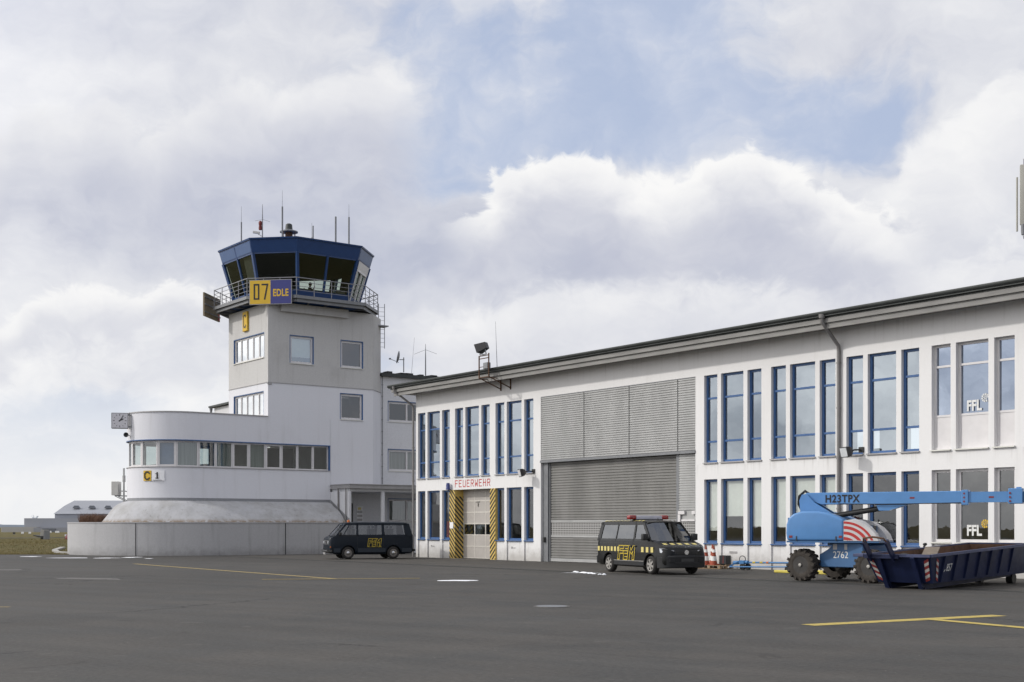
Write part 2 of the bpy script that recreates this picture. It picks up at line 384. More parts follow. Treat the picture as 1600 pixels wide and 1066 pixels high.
# ------------------------------------------------------------------ materials
plaster('hall_plaster', (.755, .745, .74), amt=.15, zlow=.25, bump=.05, fine=.015)
plaster('white_plaster', (.72, .72, .755), amt=.2, zlow=-3, bump=.08, fine=.02)
plaster('grey_plaster', (.545, .535, .525), amt=.5, dirt=(.24, .225, .21), streak=.9, zlow=-3)
plaster('annex_plaster', (.68, .68, .70), amt=.2, zlow=-3)
plaster('wall_concrete', (.44, .435, .44), amt=.55, dirt=(.20, .195, .19), zlow=.02)
plaster('grey_band', (.27, .275, .29), amt=.2, zlow=-3)
def mound():
    m, N, b, out = newmat('mound_concrete')
    pos = N.node('ShaderNodeNewGeometry').outputs['Position']
    n1 = N.noise(pos, .9, 8, .74); n2 = N.noise(pos, 3.0, 7, .7); z = N.node('ShaderNodeSeparateXYZ', i0=pos).outputs[2]
    c = N.mix(N.mr(n1, .35, .72), (.43, .43, .445), (.32, .315, .31))
    c = N.mix(N.mr(n2, .56, .72, 0, .55), c, (.16, .15, .14))
    c = N.mix(N.math('MULTIPLY', N.mr(z, 2.25, 1.95), N.mr(n2, .35, .55)), c, (.20, .145, .095))
    N.set(b.inputs['Base Color'], c); b.inputs['Roughness'].default_value = .9
    bn = N.node('ShaderNodeBump', Strength=.4, Distance=.04, Height=N.noise(pos, 5, 7, .7)); N.l.new(bn.outputs[0], b.inputs['Normal'])
mound()
def asphalt(name, base, warm):
    m, N, b, out = newmat(name)
    pos = N.node('ShaderNodeNewGeometry').outputs['Position']
    rot = N.node('ShaderNodeVectorRotate', props={'rotation_type': 'Z_AXIS'}, Vector=pos); rot.inputs['Angle'].default_value = -.35
    big = N.noise(pos, .06, 5, .6); mid = N.noise(pos, .55, 6, .65); st = N.noise(N.vm('MULTIPLY', rot.outputs[0], (.06, 1.1, 1)), 1.0, 5, .6)
    fin = N.noise(pos, 13, 5, .75); gr = N.noise(pos, 140, 2, .6); fl = N.node('ShaderNodeTexVoronoi', Vector=pos, Scale=5.0)
    f = N.math('ADD', N.mr(big, .3, .7, -.16, .16, False), N.mr(mid, .3, .7, -.13, .13, False))
    f = N.math('ADD', f, N.mr(st, .3, .7, -.12, .12, False)); f = N.math('ADD', f, N.mr(fin, .3, .7, -.3, .3, False)); f = N.math('ADD', f, N.mr(gr, .3, .7, -.2, .2, False))
    c = N.vm('SCALE', N.mix(N.mr(mid, .35, .65), base, warm), N.math('ADD', f, 1.0))
    patch = N.mr(N.noise(N.vm('ADD', pos, (31, 7, 0)), .22, 3, .5, dist=.4), .62, .64, 0, .16)
    c = N.mix(patch, c, (.035, .033, .031))
    c = N.mix(N.mr(N.noise(N.vm('ADD', pos, (3, 9, 0)), .8, 4, .55, dist=.6), .64, .72, 0, .4), c, (.024, .022, .020))
    c = N.mix(N.mr(N.noise(N.vm('ADD', pos, (13, 5, 0)), 1.4, 5, .6), .62, .72, 0, .45), c, (.11, .103, .094))
    crk = N.node('ShaderNodeTexVoronoi', props={'feature': 'DISTANCE_TO_EDGE'}, Vector=N.vm('ADD', pos, N.vm('SCALE', N.noise(pos, .5, 5, .7, out=1), 2.2)), Scale=.075)
    cw = N.math('MULTIPLY', N.mr(crk.outputs[0], .0, .008, .7, 0), N.mr(N.noise(pos, .12, 2), .5, .56))
    c = N.mix(cw, c, (.018, .017, .016))
    specks = N.math('MULTIPLY', N.mr(fl.outputs[0], .07, .04), N.mr(N.noise(pos, 1.3, 3), .54, .60))
    c = N.mix(specks, c, (.24, .225, .205))
    N.set(b.inputs['Base Color'], c); N.set(b.inputs['Roughness'], N.mr(mid, .3, .7, .7, .88, False)); b.inputs['Specular IOR Level'].default_value = .25
    bn = N.node('ShaderNodeBump', Strength=.35, Distance=.012, Height=N.math('ADD', fin, N.math('MULTIPLY', gr, .5))); N.l.new(bn.outputs[0], b.inputs['Normal'])
asphalt('asphalt', (.060, .0575, .0535), (.067, .062, .0565))
asphalt('asphalt_strip', (.070, .066, .060), (.078, .071, .063))
asphalt('asphalt_pale', (.135, .128, .12), (.125, .119, .112))
simple('drain', (.030, .028, .025), .9, var=.35, scale=1.5, bump=.3)
simple('chev_red', (.22, .03, .03), .6, var=.35, scale=8); simple('chev_white', (.45, .44, .42), .6, var=.3, scale=8)
simple('old_board', (.17, .14, .11), .9, var=.35, scale=3, stretch=(1, 6, 6)); simple('lift_rim', (.035, .032, .030), .7, var=.3, scale=6)
simple('cowl_white', (.58, .57, .57), .45, var=.12, scale=4)
def paint(name, col, base=(.11, .105, .1), wear=.5, scale=9):
    m, N, b, out = newmat(name)
    pos = N.node('ShaderNodeNewGeometry').outputs['Position']
    w = N.math('ADD', N.mr(N.noise(pos, scale, 6, .7), .5, .72), N.mr(N.noise(pos, 60, 3, .7), .52, .7, 0, .6))
    N.set(b.inputs['Base Color'], N.mix(N.math('MULTIPLY', w, wear, clamp=True), col, base)); b.inputs['Roughness'].default_value = .8
paint('line_yellow', (.47, .36, .085), (.07, .065, .06), .75, 5); paint('line_faded', (.30, .225, .075), (.07, .065, .06), wear=.95)
def grassmat():
    m, N, b, out = newmat('grass')
    pos = N.node('ShaderNodeNewGeometry').outputs['Position']
    n1 = N.noise(pos, .12, 5, .6); n2 = N.noise(pos, 1.8, 6, .7); n3 = N.noise(pos, 9, 4, .7)
    c = N.mix(N.mr(n1, .35, .65), (.165, .135, .062), (.125, .120, .052)); c = N.mix(N.mr(n2, .45, .7), c, (.22, .17, .09)); c = N.mix(N.mr(n3, .5, .7, 0, .5), c, (.07, .066, .032))
    N.set(b.inputs['Base Color'], c); b.inputs['Roughness'].default_value = .95; b.inputs['Specular IOR Level'].default_value = .1
    bn = N.node('ShaderNodeBump', Strength=1, Distance=.2, Height=n3); N.l.new(bn.outputs[0], b.inputs['Normal'])
grassmat()
simple('tuft', (.20, .165, .075), .95, var=.35, scale=1.5, spec=.1)
simple('snow', (.86, .87, .9), .8, var=.06, scale=6, bump=.5, bscale=12)
simple('blue_frame', (.042, .108, .265), .42, var=.12, spec=.5)
simple('white_frame', (.66, .64, .64), .4, var=.06)
simple('sill_metal', (.38, .37, .37), .5, .3, var=.12)
simple('sill_white', (.68, .67, .62), .5, var=.1)
simple('gutter_dark', (.045, .050, .048), .5, .2, var=.3, scale=1.2)
simple('fascia', (.25, .243, .232), .7, var=.22, scale=1.6, stretch=(.5, 1, 5), bump=.15)
simple('soffit', (.42, .40, .37), .8, var=.2)
simple('galv', (.40, .40, .395), .5, .35, var=.14, scale=1.2, stretch=(1, 1, .35))
simple('galv_dark', (.225, .22, .21), .55, .3, var=.22, scale=.9, stretch=(1, 1, .3))
simple('steel_grey', (.21, .215, .225), .5, .4, var=.12)
simple('joint_dark', (.05, .05, .05), .8)
simple('pipe', (.23, .22, .215), .5, .3, var=.15)
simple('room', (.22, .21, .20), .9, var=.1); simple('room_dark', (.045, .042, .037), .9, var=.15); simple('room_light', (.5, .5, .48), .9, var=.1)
simple('blind_white', (.80, .82, .78), .8, var=.05, scale=6); simple('blind_blue', (.16, .22, .36), .8); simple('curtain', (.24, .25, .235), .85, var=.35, scale=3.0, stretch=(4, 4, .1))
simple('door_panel', (.45, .42, .39), .5, .15, var=.08, scale=1.2); simple('door_bar', (.60, .57, .52), .45, .2)
simple('red_paint', (.48, .035, .03), .6); simple('dark_red', (.16, .015, .012), .5); simple('red_obj', (.22, .03, .03), .6)
simple('black', (.018, .018, .018), .5); simple('rubber', (.026, .024, .023), .85, var=.3, scale=5, bump=.2)
simple('tread', (.046, .039, .033), .95, var=.4, scale=6, bump=.4, bscale=25)
simple('hub', (.18, .165, .15), .6, .3, var=.3)
simple('cab_blue', (.016, .052, .165), .38, var=.08); simple('cab_blue_lit', (.06, .115, .26), .38, var=.08)  # second blue is a lit copy of the cab blue
simple('rail', (.27, .27, .285), .45, .5, var=.1)
simple('sign_yellow', (.66, .42, .025), .5, var=.04); simple('sign_blue', (.035, .04, .20), .5, var=.04); simple('sign_white', (.82, .82, .84), .5, var=.03)
simple('sign_back', (.25, .20, .13), .7, var=.2)
simple('stripe_yellow', (.62, .44, .12), .6, var=.12, scale=2); simple('stripe_black', (.035, .032, .025), .6)
simple('white_paint', (.8, .8, .8), .4); simple('letter_dark', (.015, .015, .017), .5); simple('letter_white', (.72, .72, .70), .6)
simple('rust', (.10, .052, .030), .9, var=.5, scale=3, bump=.3)
simple('skip_blue', (.009, .015, .050), .5, var=.35, scale=2.0, coat=.05, spec=.3); simple('skip_edge', (.045, .055, .12), .55, var=.35, scale=4)
simple('lift_blue', (.085, .235, .50), .38, var=.06, coat=.2); simple('lift_dark', (.045, .125, .27), .45, var=.1)
simple('lamp_dark', (.05, .048, .05), .5, .2); simple('lamp_glass', (.62, .64, .66), .15)
simple('van_dark', (.010, .010, .010), .3, var=.06, coat=.12, spec=.25); simple('van_plastic', (.010, .0105, .012), .55, var=.1)
simple('van_navy', (.0055, .010, .017), .36, var=.08, coat=.05, spec=.22); simple('van_navy_low', (.010, .017, .027), .5, var=.15)
simple('chrome', (.6, .6, .6), .2, .9); simple('alloy', (.45, .43, .40), .35, .6); simple('amber', (.55, .14, .02), .25); simple('beacon_red', (.25, .02, .02), .2, coat=.6)
simple('beacon_blue', (.01, .025, .16), .25, coat=.5); simple('headlamp', (.72, .74, .78), .12, .1, coat=1); simple('lightbar_grey', (.5, .5, .56), .35)
simple('decal_yellow', (.50, .37, .03), .5); simple('decal_pale', (.64, .54, .19), .5, var=.05)
simple('cone_orange', (.30, .060, .028), .7, var=.3, scale=6); simple('wood', (.30, .21, .13), .9, var=.3, scale=4, stretch=(1, 6, 6))
simple('towbar_blue', (.05, .18, .40), .5, var=.15); simple('yellow_bar', (.6, .5, .1), .6)
simple('far_grey', (.30, .31, .34), .8, var=.05, scale=.1); simple('far_roof', (.27, .28, .31), .7, var=.05, scale=.1); simple('far_dark', (.14, .15, .17), .8); simple('far_beige', (.38, .37, .355), .8, var=.04, scale=.1); simple('far_haze', (.36, .42, .52), 1, var=.06, scale=.02)  # last colour: bluish distance haze painted into the hills and horizon tree
simple('twig', (.15, .085, .055), .95, var=.3, scale=4); simple('bark', (.07, .06, .052), .95); simple('car_red', (.16, .012, .018), .3, coat=.6)
simple('antenna_grey', (.40, .39, .35), .6, var=.05); simple('ac_white', (.55, .54, .51), .6, var=.06); simple('concrete', (.35, .34, .32), .9, var=.15, bump=.2)
simple('cloth', (.018, .017, .018), .9); simple('skin', (.35, .21, .15), .6); simple('hair', (.02, .014, .01), .7)
simple('desk', (.10, .09, .08), .6); simple('clock_face', (.62, .61, .64), .4, var=.03); simple('junk_white', (.6, .58, .55), .8)
glass('glass_up', (.62, .67, .66), .36, gcol=(.80, .89, .98)); glass('glass_low', (.78, .80, .78), .13); glass('glass_cab', (.74, .79, .72), .055, gcol=(.85, .95, .88)); glass('glass_white', (.35, .38, .42), .45, gcol=(.66, .76, .94)); glass('glass_band', (.70, .76, .74), .14)
glass('glass_sky', (.5, .55, .55), .62); glass('glass_car', (.55, .56, .55), .10); glass('glass_tint', (.16, .17, .16), .18); glass('glass_grey', (.30, .29, .30), .17)
def grille():
    m, N, b, out = newmat('grille')
    pos = N.node('ShaderNodeNewGeometry').outputs['Position']
    s = N.node('ShaderNodeSeparateXYZ', i0=pos)
    gx = N.math('FRACT', N.math('MULTIPLY', s.outputs[0], 8.0)); gz = N.math('FRACT', N.math('MULTIPLY', s.outputs[2], 9.0))
    hole = N.math('MULTIPLY', N.math('GREATER_THAN', gx, .38), N.math('GREATER_THAN', gz, .38))
    N.set(b.inputs['Base Color'], N.mix(hole, (.36, .355, .345), (.055, .053, .05))); b.inputs['Roughness'].default_value = .6
grille()
# ------------------------------------------------------------------ long hall
YH = 38.84
hall = thing('hangar_hall', 'long white two-storey hall with groups of tall blue framed windows and a grey roller gate', 'building', (-61.47, YH, 0))
O, U, N_ = (0, YH), (1, 0), (0, -1)
MOD = 3.735
groups = [-61.26 + MOD*k for k in range(3)] + [-38.71 + MOD*k for k in range(5)]
cols = [(0, .77), (.98, 2.24), (2.46, 3.22)]
holes = []; wins = []
for gi_, g0 in enumerate(groups):
    for ci, (a, b) in enumerate(cols):
        holes.append((g0+a, g0+b, 4.42, 8.10)); wins.append((gi_, ci, g0+a, g0+b, 'up'))
        if gi_ != 1:
            holes.append((g0+a, g0+b, 1.03, 3.71)); wins.append((gi_, ci, g0+a, g0+b, 'low'))
holes.append((-57.52, -54.26, -.02, 3.71))
holes.append((-49.97, -39.23, -.02, 8.12))
for h in list(holes):
    if abs(h[2] - 1.03) < 1e-6:
        holes.remove(h); holes.append((h[0], h[1], -.02, 3.71))
wall = MB(); wall_holes(wall, O, U, N_, -61.47, -8.0, -.02, 9.24, holes, .32)
for gi_, ci, a, b, row in wins:
    if row == 'low': obox(wall, O, U, N_, a+.001, b-.001, -.02, 1.028, .07, .315)
wall.build('wall', 'hall_plaster', hall)
side = MB()
side.box(-61.47, -61.15, YH+.33, 49.0, -.02, 9.24); side.box(-8.3, -8.0, YH+.33, 49.0, -.02, 9.24)
wall_holes(side, (0, 49.3), (1, 0), (0, 1), -61.1, -8.32, -.02, 9.24, [(x, x+1.5, 4.95, 6.2) for x in [-60+3.0*k for k in range(17)]], .3)
side.build('rear_wall', 'room_light', hall)
fl = MB(); fl.box(-61.1, -50.2, YH+.4, 48.9, 3.86, 4.2); fl.box(-39.0, -8.35, YH+.4, 48.9, 3.86, 4.2); fl.box(-61.1, -8.35, YH+.4, 48.9, 8.6, 8.75)
for x in (-50.25, -39.05, -27.75): fl.box(x-.06, x+.06, YH+.4, 48.9, 0, 8.55)
fl.build('interior', 'room', hall)
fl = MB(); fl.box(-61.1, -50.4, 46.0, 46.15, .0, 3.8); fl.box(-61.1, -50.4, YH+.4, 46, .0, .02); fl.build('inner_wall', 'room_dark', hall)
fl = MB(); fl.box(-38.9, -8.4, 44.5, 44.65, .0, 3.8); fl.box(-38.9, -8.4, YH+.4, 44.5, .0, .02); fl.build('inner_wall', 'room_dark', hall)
# windows
for gi_, ci, a, b, row in wins:
    white = gi_ >= 6
    fm = 'white_frame' if white else 'blue_frame'
    if row == 'up':
        if white:
            w = window(hall, O, U, N_, a, b, 4.42, 8.10, .17, .085, fm, 'glass_white', zb=(7.34, 5.60), sill=.09, sillmat='sill_white')
            pm = MB(); obox(pm, O, U, N_, a+.085, b-.085, 4.505, 5.56, .19, .23); pm.build('infill_panel', 'white_frame', w)
        else:
            w = window(hall, O, U, N_, a, b, 4.42, 8.10, .14, .09, fm, 'glass_up', zb=(7.13, 5.30), sill=.07)
    else:
        blind = None
        if gi_ in (3, 4): blind = ((1.55, 2.15, 1.72)[ci] if gi_ == 3 else (1.7, 1.5, 1.6)[ci], 'blind_white')
        w = window(hall, O, U, N_, a, b, 1.03 if not white else 1.18, 3.71, .14, .10, fm, 'glass_low', sill=.02, sillmat=fm if not white else 'sill_white', blind=blind)
        if white: obox_ = MB(); obox(obox_, O, U, N_, a, b, 1.03, 1.125, .10, .30); obox_.build('apron_panel', 'hall_plaster', w)
    if white and ci == 1 and gi_ == 6:
        zz = 5.72 if row == 'up' else 1.42
        lettering('lettering', 'FFL', .50, (a+.30, YH+.185, zz), (1, 0, 0), (0, 0, 1), 'letter_white', w, sx=.82, bold=.035)
        mk = MB(); cx, cz = a+1.02, zz+.40
        for k in range(9):
            t0, t1 = k*.62, k*.62+.42
            mk.quad(*[(cx+r*math.cos(t), YH+.182, cz+r*math.sin(t)) for r, t in ((.085, t0), (.15, t0), (.15, t1), (.085, t1))])
        for k in range(5):
            t0, t1 = k*1.256, k*1.256+.8
            mk.quad(*[(cx+r*math.cos(t), YH+.182, cz+r*math.sin(t)) for r, t in ((.02, t0), (.07, t0), (.07, t1), (.02, t1))])
        mk.build('emblem', 'sign_yellow' if row == 'low' else 'letter_white', w, recalc=False)
# roof, fascia, gutter
rf = MB(); rf.prism([(37.92, 9.60), (44, 9.95), (50.2, 9.60), (50.2, 9.50), (44, 9.85), (37.92, 9.50)], 0, -62.75, -7.0)
roof = rf.build('roof', 'gutter_dark', hall)
fs = MB(); fs.box(-62.6, -7.1, 37.90, 37.98, 9.33, 9.498); fs.box(-62.45, -7.2, 37.98, 38.05, 9.12, 9.34); fs.box(-62.6, -62.5, 38.06, 50.0, 9.3, 9.49)
fs.box(-62.45, -7.2, 37.955, 37.98, 9.345, 9.37)
fs.build('fascia', 'fascia', hall)
so = MB(); so.box(-62.42, -7.2, 38.06, YH-.004, 9.245, 9.30); so.box(-62.42, -61.475, YH, 50.0, 9.245, 9.3); so.build('soffit', 'soffit', hall)
gt_ = MB(); n = 7
def gut(x): return [(x, 37.81 + .085*math.cos(t), 9.70 + .10*math.sin(t)) for t in [math.pi + math.pi*k/n for k in range(n+1)]] + [(x, 37.89, 9.74), (x, 37.73, 9.74)]
gt_.loft([gut(-62.8), gut(-7.0)]); gt_.box(-62.8, -7.0, 37.80, 37.93, 9.56, 9.70)
gt_.build('gutter', 'gutter_dark', hall, smooth=40)
def downpipe(x, r, x0=None):
    p = MB(); x0 = x if x0 is None else x0
    p.tube([(x0, 37.80, 9.62), (x0, 37.80, 9.34), (x0+(x-x0)*.5, 38.15, 9.05), (x, YH-.11, 8.55), (x, YH-.09, 8.35), (x, YH-.09, .02)], r, 10)
    p.lathe([(r*1.6, 9.5), (r*1.9, 9.64)], (x0, 37.80, 0), n=10)
    for z in (7.9, 6.2, 4.3, 2.4): p.lathe([(r*1.25, z-.03), (r*1.25, z+.03)], (x, YH-.09, 0), n=10); p.box(x-.02, x+.02, YH-.1, YH, z-.02, z+.02)
    p.build('downpipe', 'pipe', hall, smooth=40)
downpipe(-61.62, .06, -62.15); downpipe(-31.53, .07)
# roller gate: upper slatted cladding, lower gate, side door
def slats(mb, x0, x1, z0, z1, y, pitch, dpt=.022):
    k = int(round((z1-z0)/pitch)); p = (z1-z0)/k; prof = []
    for i in range(k):
        z = z0 + i*p
        prof += [(y, z), (y-dpt, z+p*.18), (y-dpt, z+p*.72), (y-.004, z+p*.86)]
    prof.append((y, z1))
    vs = [(x0, a, b) for a, b in prof] + [(x1, a, b) for a, b in prof]; n = len(prof)
    mb.add(vs, [(i, i+1, n+i+1, n+i) for i in range(n-1)])
up = MB()
for a, b in ((-49.97, -46.67), (-46.64, -43.48), (-43.45, -40.33), (-40.30, -39.23)): slats(up, a+.01, b-.01, 4.98, 8.10, YH+.045, .104, .04)
up.box(-49.96, -39.24, YH+.06, YH+.12, 4.95, 8.115)
gate = up.build('gate_cladding', 'galv', hall)
tr = MB(); tr.box(-49.98, -39.22, YH-.05, YH+.30, 4.86, 4.975); tr.box(-49.96, -39.24, YH+.0, YH+.05, 8.085, 8.12); tr.build('gate_lintel', 'steel_grey', gate)
for q in ([(-49.965, -49.55, .12, .30), (-49.56, -49.46, .19, .30)], [(-40.50, -40.34, .10, .30)], [(-39.30, -39.235, .05, .30)]):
    ps = MB()
    for k, (xa, xb, ya, yb) in enumerate(q): ps.box(xa, xb, YH+ya, YH+yb, 0, 4.86-.01*k)
    ps.build('gate_post', 'steel_grey', hall)
lg = MB(); slats(lg, -49.45, -40.50, 2.04, 4.86, YH+.27, .128, .04); slats(lg, -49.45, -40.50, .18, 1.20, YH+.27, .128, .04)
low = lg.build('roller_gate', 'galv_dark', hall)
g2 = MB(); g2.box(-49.45, -40.50, YH+.25, YH+.29, 1.30, 1.94); g2.build('vent_grille', 'grille', low)
g3 = MB(); g3.box(-49.45, -40.50, YH+.225, YH+.27, 1.94, 2.035); g3.box(-49.45, -40.50, YH+.225, YH+.27, 1.205, 1.30); g3.box(-49.45, -40.50, YH+.21, YH+.28, .02, .175); g3.build('gate_rail', 'galv', low)
sd = MB(); slats(sd, -40.34, -39.30, 2.42, 4.85, YH+.13, .105, .03); slats(sd, -40.34, -39.30, .02, 1.0, YH+.13, .105, .03); sd.box(-40.34, -39.30, YH+.14, YH+.20, .02, 4.85); sdo = sd.build('side_door', 'galv', hall)
g4 = MB(); g4.box(-40.34, -39.30, YH+.10, YH+.13, 1.0, 1.9); g4.build('vent_grille', 'grille', sdo)
g5 = MB(); g5.box(-40.34, -39.95, YH+.04, YH+.12, 2.25, 2.40); g5.box(-39.50, -39.30, YH+.04, YH+.12, 2.25, 2.40); g5.box(-40.36, -40.22, YH+.05, YH+.12, 1.93, 2.24); g5.box(-40.15, -39.34, YH+.06, YH+.12, 1.95, 2.03); g5.build('bracket', 'white_frame', sdo)
# fire brigade doorway
dr = MB(); DY = YH + .55
dx0, dx1 = -57.52, -54.26
zs = [.02, .66, 1.27, 1.88, 2.49, 3.10, 3.71]
for i in range(6):
    if i == 3-1: continue
    dr.box(dx0, dx1, DY, DY+.05, zs[i]+.03, zs[i+1]-.03)
door = dr.build('sectional_door', 'door_panel', hall)
db = MB()
for z in zs: db.box(dx0, dx1, DY-.012, DY+.05, z-.035 if z > .1 else z-.02, z+.035)
for x in (dx0+.02, -56.45, -55.45, dx1-.02): db.box(x-.03, x+.03, DY-.008, DY+.045, .06, 3.68)
db.build('door_frame', 'door_bar', door)
dg = MB(); dg.quad((dx0, DY+.02, zs[2]), (dx1, DY+.02, zs[2]), (dx1, DY+.02, zs[3]), (dx0, DY+.02, zs[3])); dg.build('door_window', 'glass_up', door)
dh = MB(); dh.tube([(-56.1, DY-.03, 2.98), (-56.1, DY-.03, 2.80)], .018); dh.box(-56.3, -55.95, DY-.04, DY-.012, 3.03, 3.05); dh.build('handle', 'black', door)
def pillar(x0, x1, xr):
    sur = MB(); sur.box(x0, x1, YH-.012, YH+.318, 0, 3.708); 
    sur.quad((xr, YH+.318, 0), (xr, DY, 0), (xr, DY, 3.705), (xr, YH+.318, 3.705))
    return sur.build('striped_pillar', 'stripe_yellow', hall, recalc=False)
pil1 = pillar(-58.055, -57.512, -57.512); pil2 = pillar(-54.268, -53.785, -54.268)
st = MB()
def diag(mb, u0, u1, z0, z1, Pf, slope, pitch, w):           # black diagonal bands clipped to a strip
    k = -40
    while k*pitch + z0 < z1 + 6:
        b0 = z0 + k*pitch
        pts = []
        for u, top in ((u0, 0), (u1, 0), (u1, 1), (u0, 1)):
            pts.append((u, b0 + slope*(u-u0) + (w if top else 0)))
        def clip(poly, lim, keep):
            out = []
            for i in range(len(poly)):
                p, q = poly[i], poly[(i+1) % len(poly)]
                ip, iq = keep(p[1]), keep(q[1])
                if ip: out.append(p)
                if ip != iq:
                    t = (lim - p[1])/(q[1]-p[1]); out.append((p[0]+(q[0]-p[0])*t, lim))
            return out
        pts = clip(pts, z0, lambda z: z >= z0); pts = clip(pts, z1, lambda z: z <= z1) if pts else pts
        if len(pts) >= 3: mb.poly([Pf(u, z) for u, z in pts])
        k += 1
diag(st, -58.05, -57.512, .02, 3.70, lambda u, z: (u, YH-.016, z), -1.0, .255, .128)
st2 = MB(); diag(st2, -54.262, -53.79, .02, 3.70, lambda u, z: (u, YH-.016, z), 1.0, .255, .128)
diag(st, YH-.01, DY-.01, .02, 3.35, lambda u, z: (-57.506, u, z), -1.0, .255, .128)
st.build('stripe_band', 'stripe_black', pil1, recalc=False); st2.build('stripe_band', 'stripe_black', pil2, recalc=False)
# red capitals over the doorway
caps = {'F': [[(0, 0), (0, 1)], [(0, 1), (1, 1)], [(0, .53), (.8, .53)]], 'E': [[(1, 0), (0, 0), (0, 1), (1, 1)], [(0, .53), (.8, .53)]], 'U': [[(0, 1), (0, .12), (.15, 0), (.85, 0), (1, .12), (1, 1)]],
        'R': [[(0, 0), (0, 1), (.85, 1), (1, .88), (1, .62), (.85, .5), (0, .5)], [(.5, .5), (1, 0)]], 'W': [[(0, 1), (.1, 0), (.5, .55), (.9, 0), (1, 1)]], 'H': [[(0, 0), (0, 1)], [(1, 0), (1, 1)], [(0, .53), (1, .53)]]}
tx = MB()
for i, ch in enumerate('FEUERWEHR'):
    strokes(tx, (-57.50 + i*.375, YH-.002, 3.86), (1, 0, 0), (0, 0, 1), [[(p[0]*.22, p[1]*.34) for p in ln] for ln in caps[ch]], .045)
tx.build('lettering', 'red_paint', hall, recalc=False)
# small grey vents in two panels below the windows
for x, y0 in ((-52.5, 0), (-60.0, 0), (-37.3, 1)):
    v = MB(); v.box(x, x+.42, YH+.052, YH+.068, .62, .70) if y0 else v.box(x, x+.1, YH+.052, YH+.068, .60, .70)
    if not y0: v.box(x+.16, x+.34, YH+.052, YH+.068, .62, .66)
    v.build('vent', 'sill_metal', hall)
# red fire cabinet seen behind the left lower windows
rc = MB(); rc.box(-60.1, -58.05, 39.6, 40.0, .95, 2.0)
solid('fire_cabinet', rc, 'red cabinet behind the lower windows left of the striped doorway', 'cabinet', (-59.1, 39.8, .95), bevel=.02)
# things fixed to the hall
bl = thing('beacon_lamp', 'small dark blue beacon lamp above the striped doorway pillar', 'beacon', (-57.95, YH, 3.78))
b_ = MB(); b_.lathe([(.001, 4.10), (.09, 4.08), (.11, 3.98), (.11, 3.80), (.13, 3.76), (.13, 3.72)], (-57.95, YH-.17, 0), n=14); b_.build('dome', 'beacon_blue', bl, smooth=40)
b_ = MB(); b_.box(-58.0, -57.9, YH-.17, YH-.003, 3.70, 3.75); b_.build('bracket', 'steel_grey', bl)
nt = MB(); nt.box(-58.0, -57.66, YH-.030, YH-.020, 1.62, 1.96); solid('notice', nt, 'white paper notice on the left striped pillar', 'notice', (-57.83, YH-.07, 1.62))
sw = MB(); sw.box(-57.50, -57.44, YH+.22, YH+.34, 1.45, 1.75); solid('switch_box', sw, 'small grey switch box on the striped door reveal', 'switch', (-57.5, YH+.28, 1.45), bevel=.01)
kb = MB(); kb.box(-49.85, -49.72, YH+.02, YH+.118, .95, 1.2); solid('lock_box', kb, 'small black lock box on the left post of the roller gate', 'lock box', (-49.8, YH+.1, .95), bevel=.01)
def floodlight(x, z, label):
    t = thing('floodlight', label, 'floodlight', (x, YH, z), 0, 'floodlights on the hall wall')
    a = MB(); a.tube([(.08, -.0, .05), (.05, -.30, .05), (-.05, -.45, .02)], .03); a.box(-.02, .2, -.05, -.002, -.05, .16); a.box(-.14, .02, -.62, -.40, -.02, .03); a.build('arm', 'black', t)
    Rm = Matrix.Translation((-.12, -.58, -.02)) @ Matrix.Rotation(R_(-22), 4, 'Z') @ Matrix.Rotation(R_(14), 4, 'X')
    h = MB(Rm); h.loft([[(-.27, -.14, -.2), (.27, -.14, -.2), (.27, -.14, .2), (-.27, -.14, .2)], [(-.25, .02, -.18), (.25, .02, -.18), (.25, .02, .18), (-.25, .02, .18)], [(-.13, .16, -.1), (.13, .16, -.1), (.13, .16, .1), (-.13, .16, .1)]])
    h.build('housing', 'lamp_dark', t, bevel=.01)
    g = MB(Rm); g.box(-.235, .235, -.147, -.142, -.165, .165); g.build('lens', 'lamp_glass', t)
floodlight(-30.62, 4.52, 'dark floodlight below the upper windows right of the downpipe')
floodlight(-50.62, 4.42, 'dark floodlight beside the upper left corner of the roller gate')
# searchlight on a frame over the eave
sl = thing('roof_searchlight', 'large dark searchlight on a brown steel frame at the roof edge', 'searchlight', (-52.4, 37.6, 9.2))
f = MB(); y0 = 37.45
for x in (-52.92, -52.08): f.bar((x, y0, 9.25), (x, y0, 10.38 if x < -52.5 else 10.45), .05)
for z in (10.36, 10.22): f.bar((-52.92, y0, z), (-52.08, y0, z), .04)
f.bar((-52.92, y0, 9.80), (-52.08, y0, 9.80), .03); f.bar((-52.92, y0, 9.27), (-52.08, y0, 9.27), .045)
for x in (-52.92, -52.08):
    f.bar((x, y0, 9.27), (x, YH-.02, 8.78), .045); f.bar((x, YH-.03, 8.70), (x, YH-.03, 9.23), .05); f.bar((x, y0, 9.22), (x, YH-.02, 9.22), .04)
f.build('frame', 'rust', sl)
b_ = MB(); b_.box(-52.56, -52.18, y0-.02, y0+.2, 9.68, 10.0); b_.build('junction_box', 'steel_grey', sl, bevel=.02)
Rm = Matrix.Translation((-52.62, y0, 10.80)) @ Matrix.Rotation(R_(-62), 4, 'Z') @ Matrix.Rotation(R_(20), 4, 'X') @ Matrix.Scale(.66, 4)
h = MB(Rm); h.loft([[(-.48, -.42, -.34), (.48, -.42, -.34), (.48, -.42, .34), (-.48, -.42, .34)], [(-.26, .38, -.24), (.26, .38, -.24), (.26, .38, .24), (-.26, .38, .24)]], cap=False)
h.box(-.26, .26, .381, .40, -.24, .24); h.build('reflector_hood', 'lamp_dark', sl)
g = MB(Rm); g.box(-.27, .27, .20, .37, -.23, .23); g.build('lamp_body', 'black', sl)
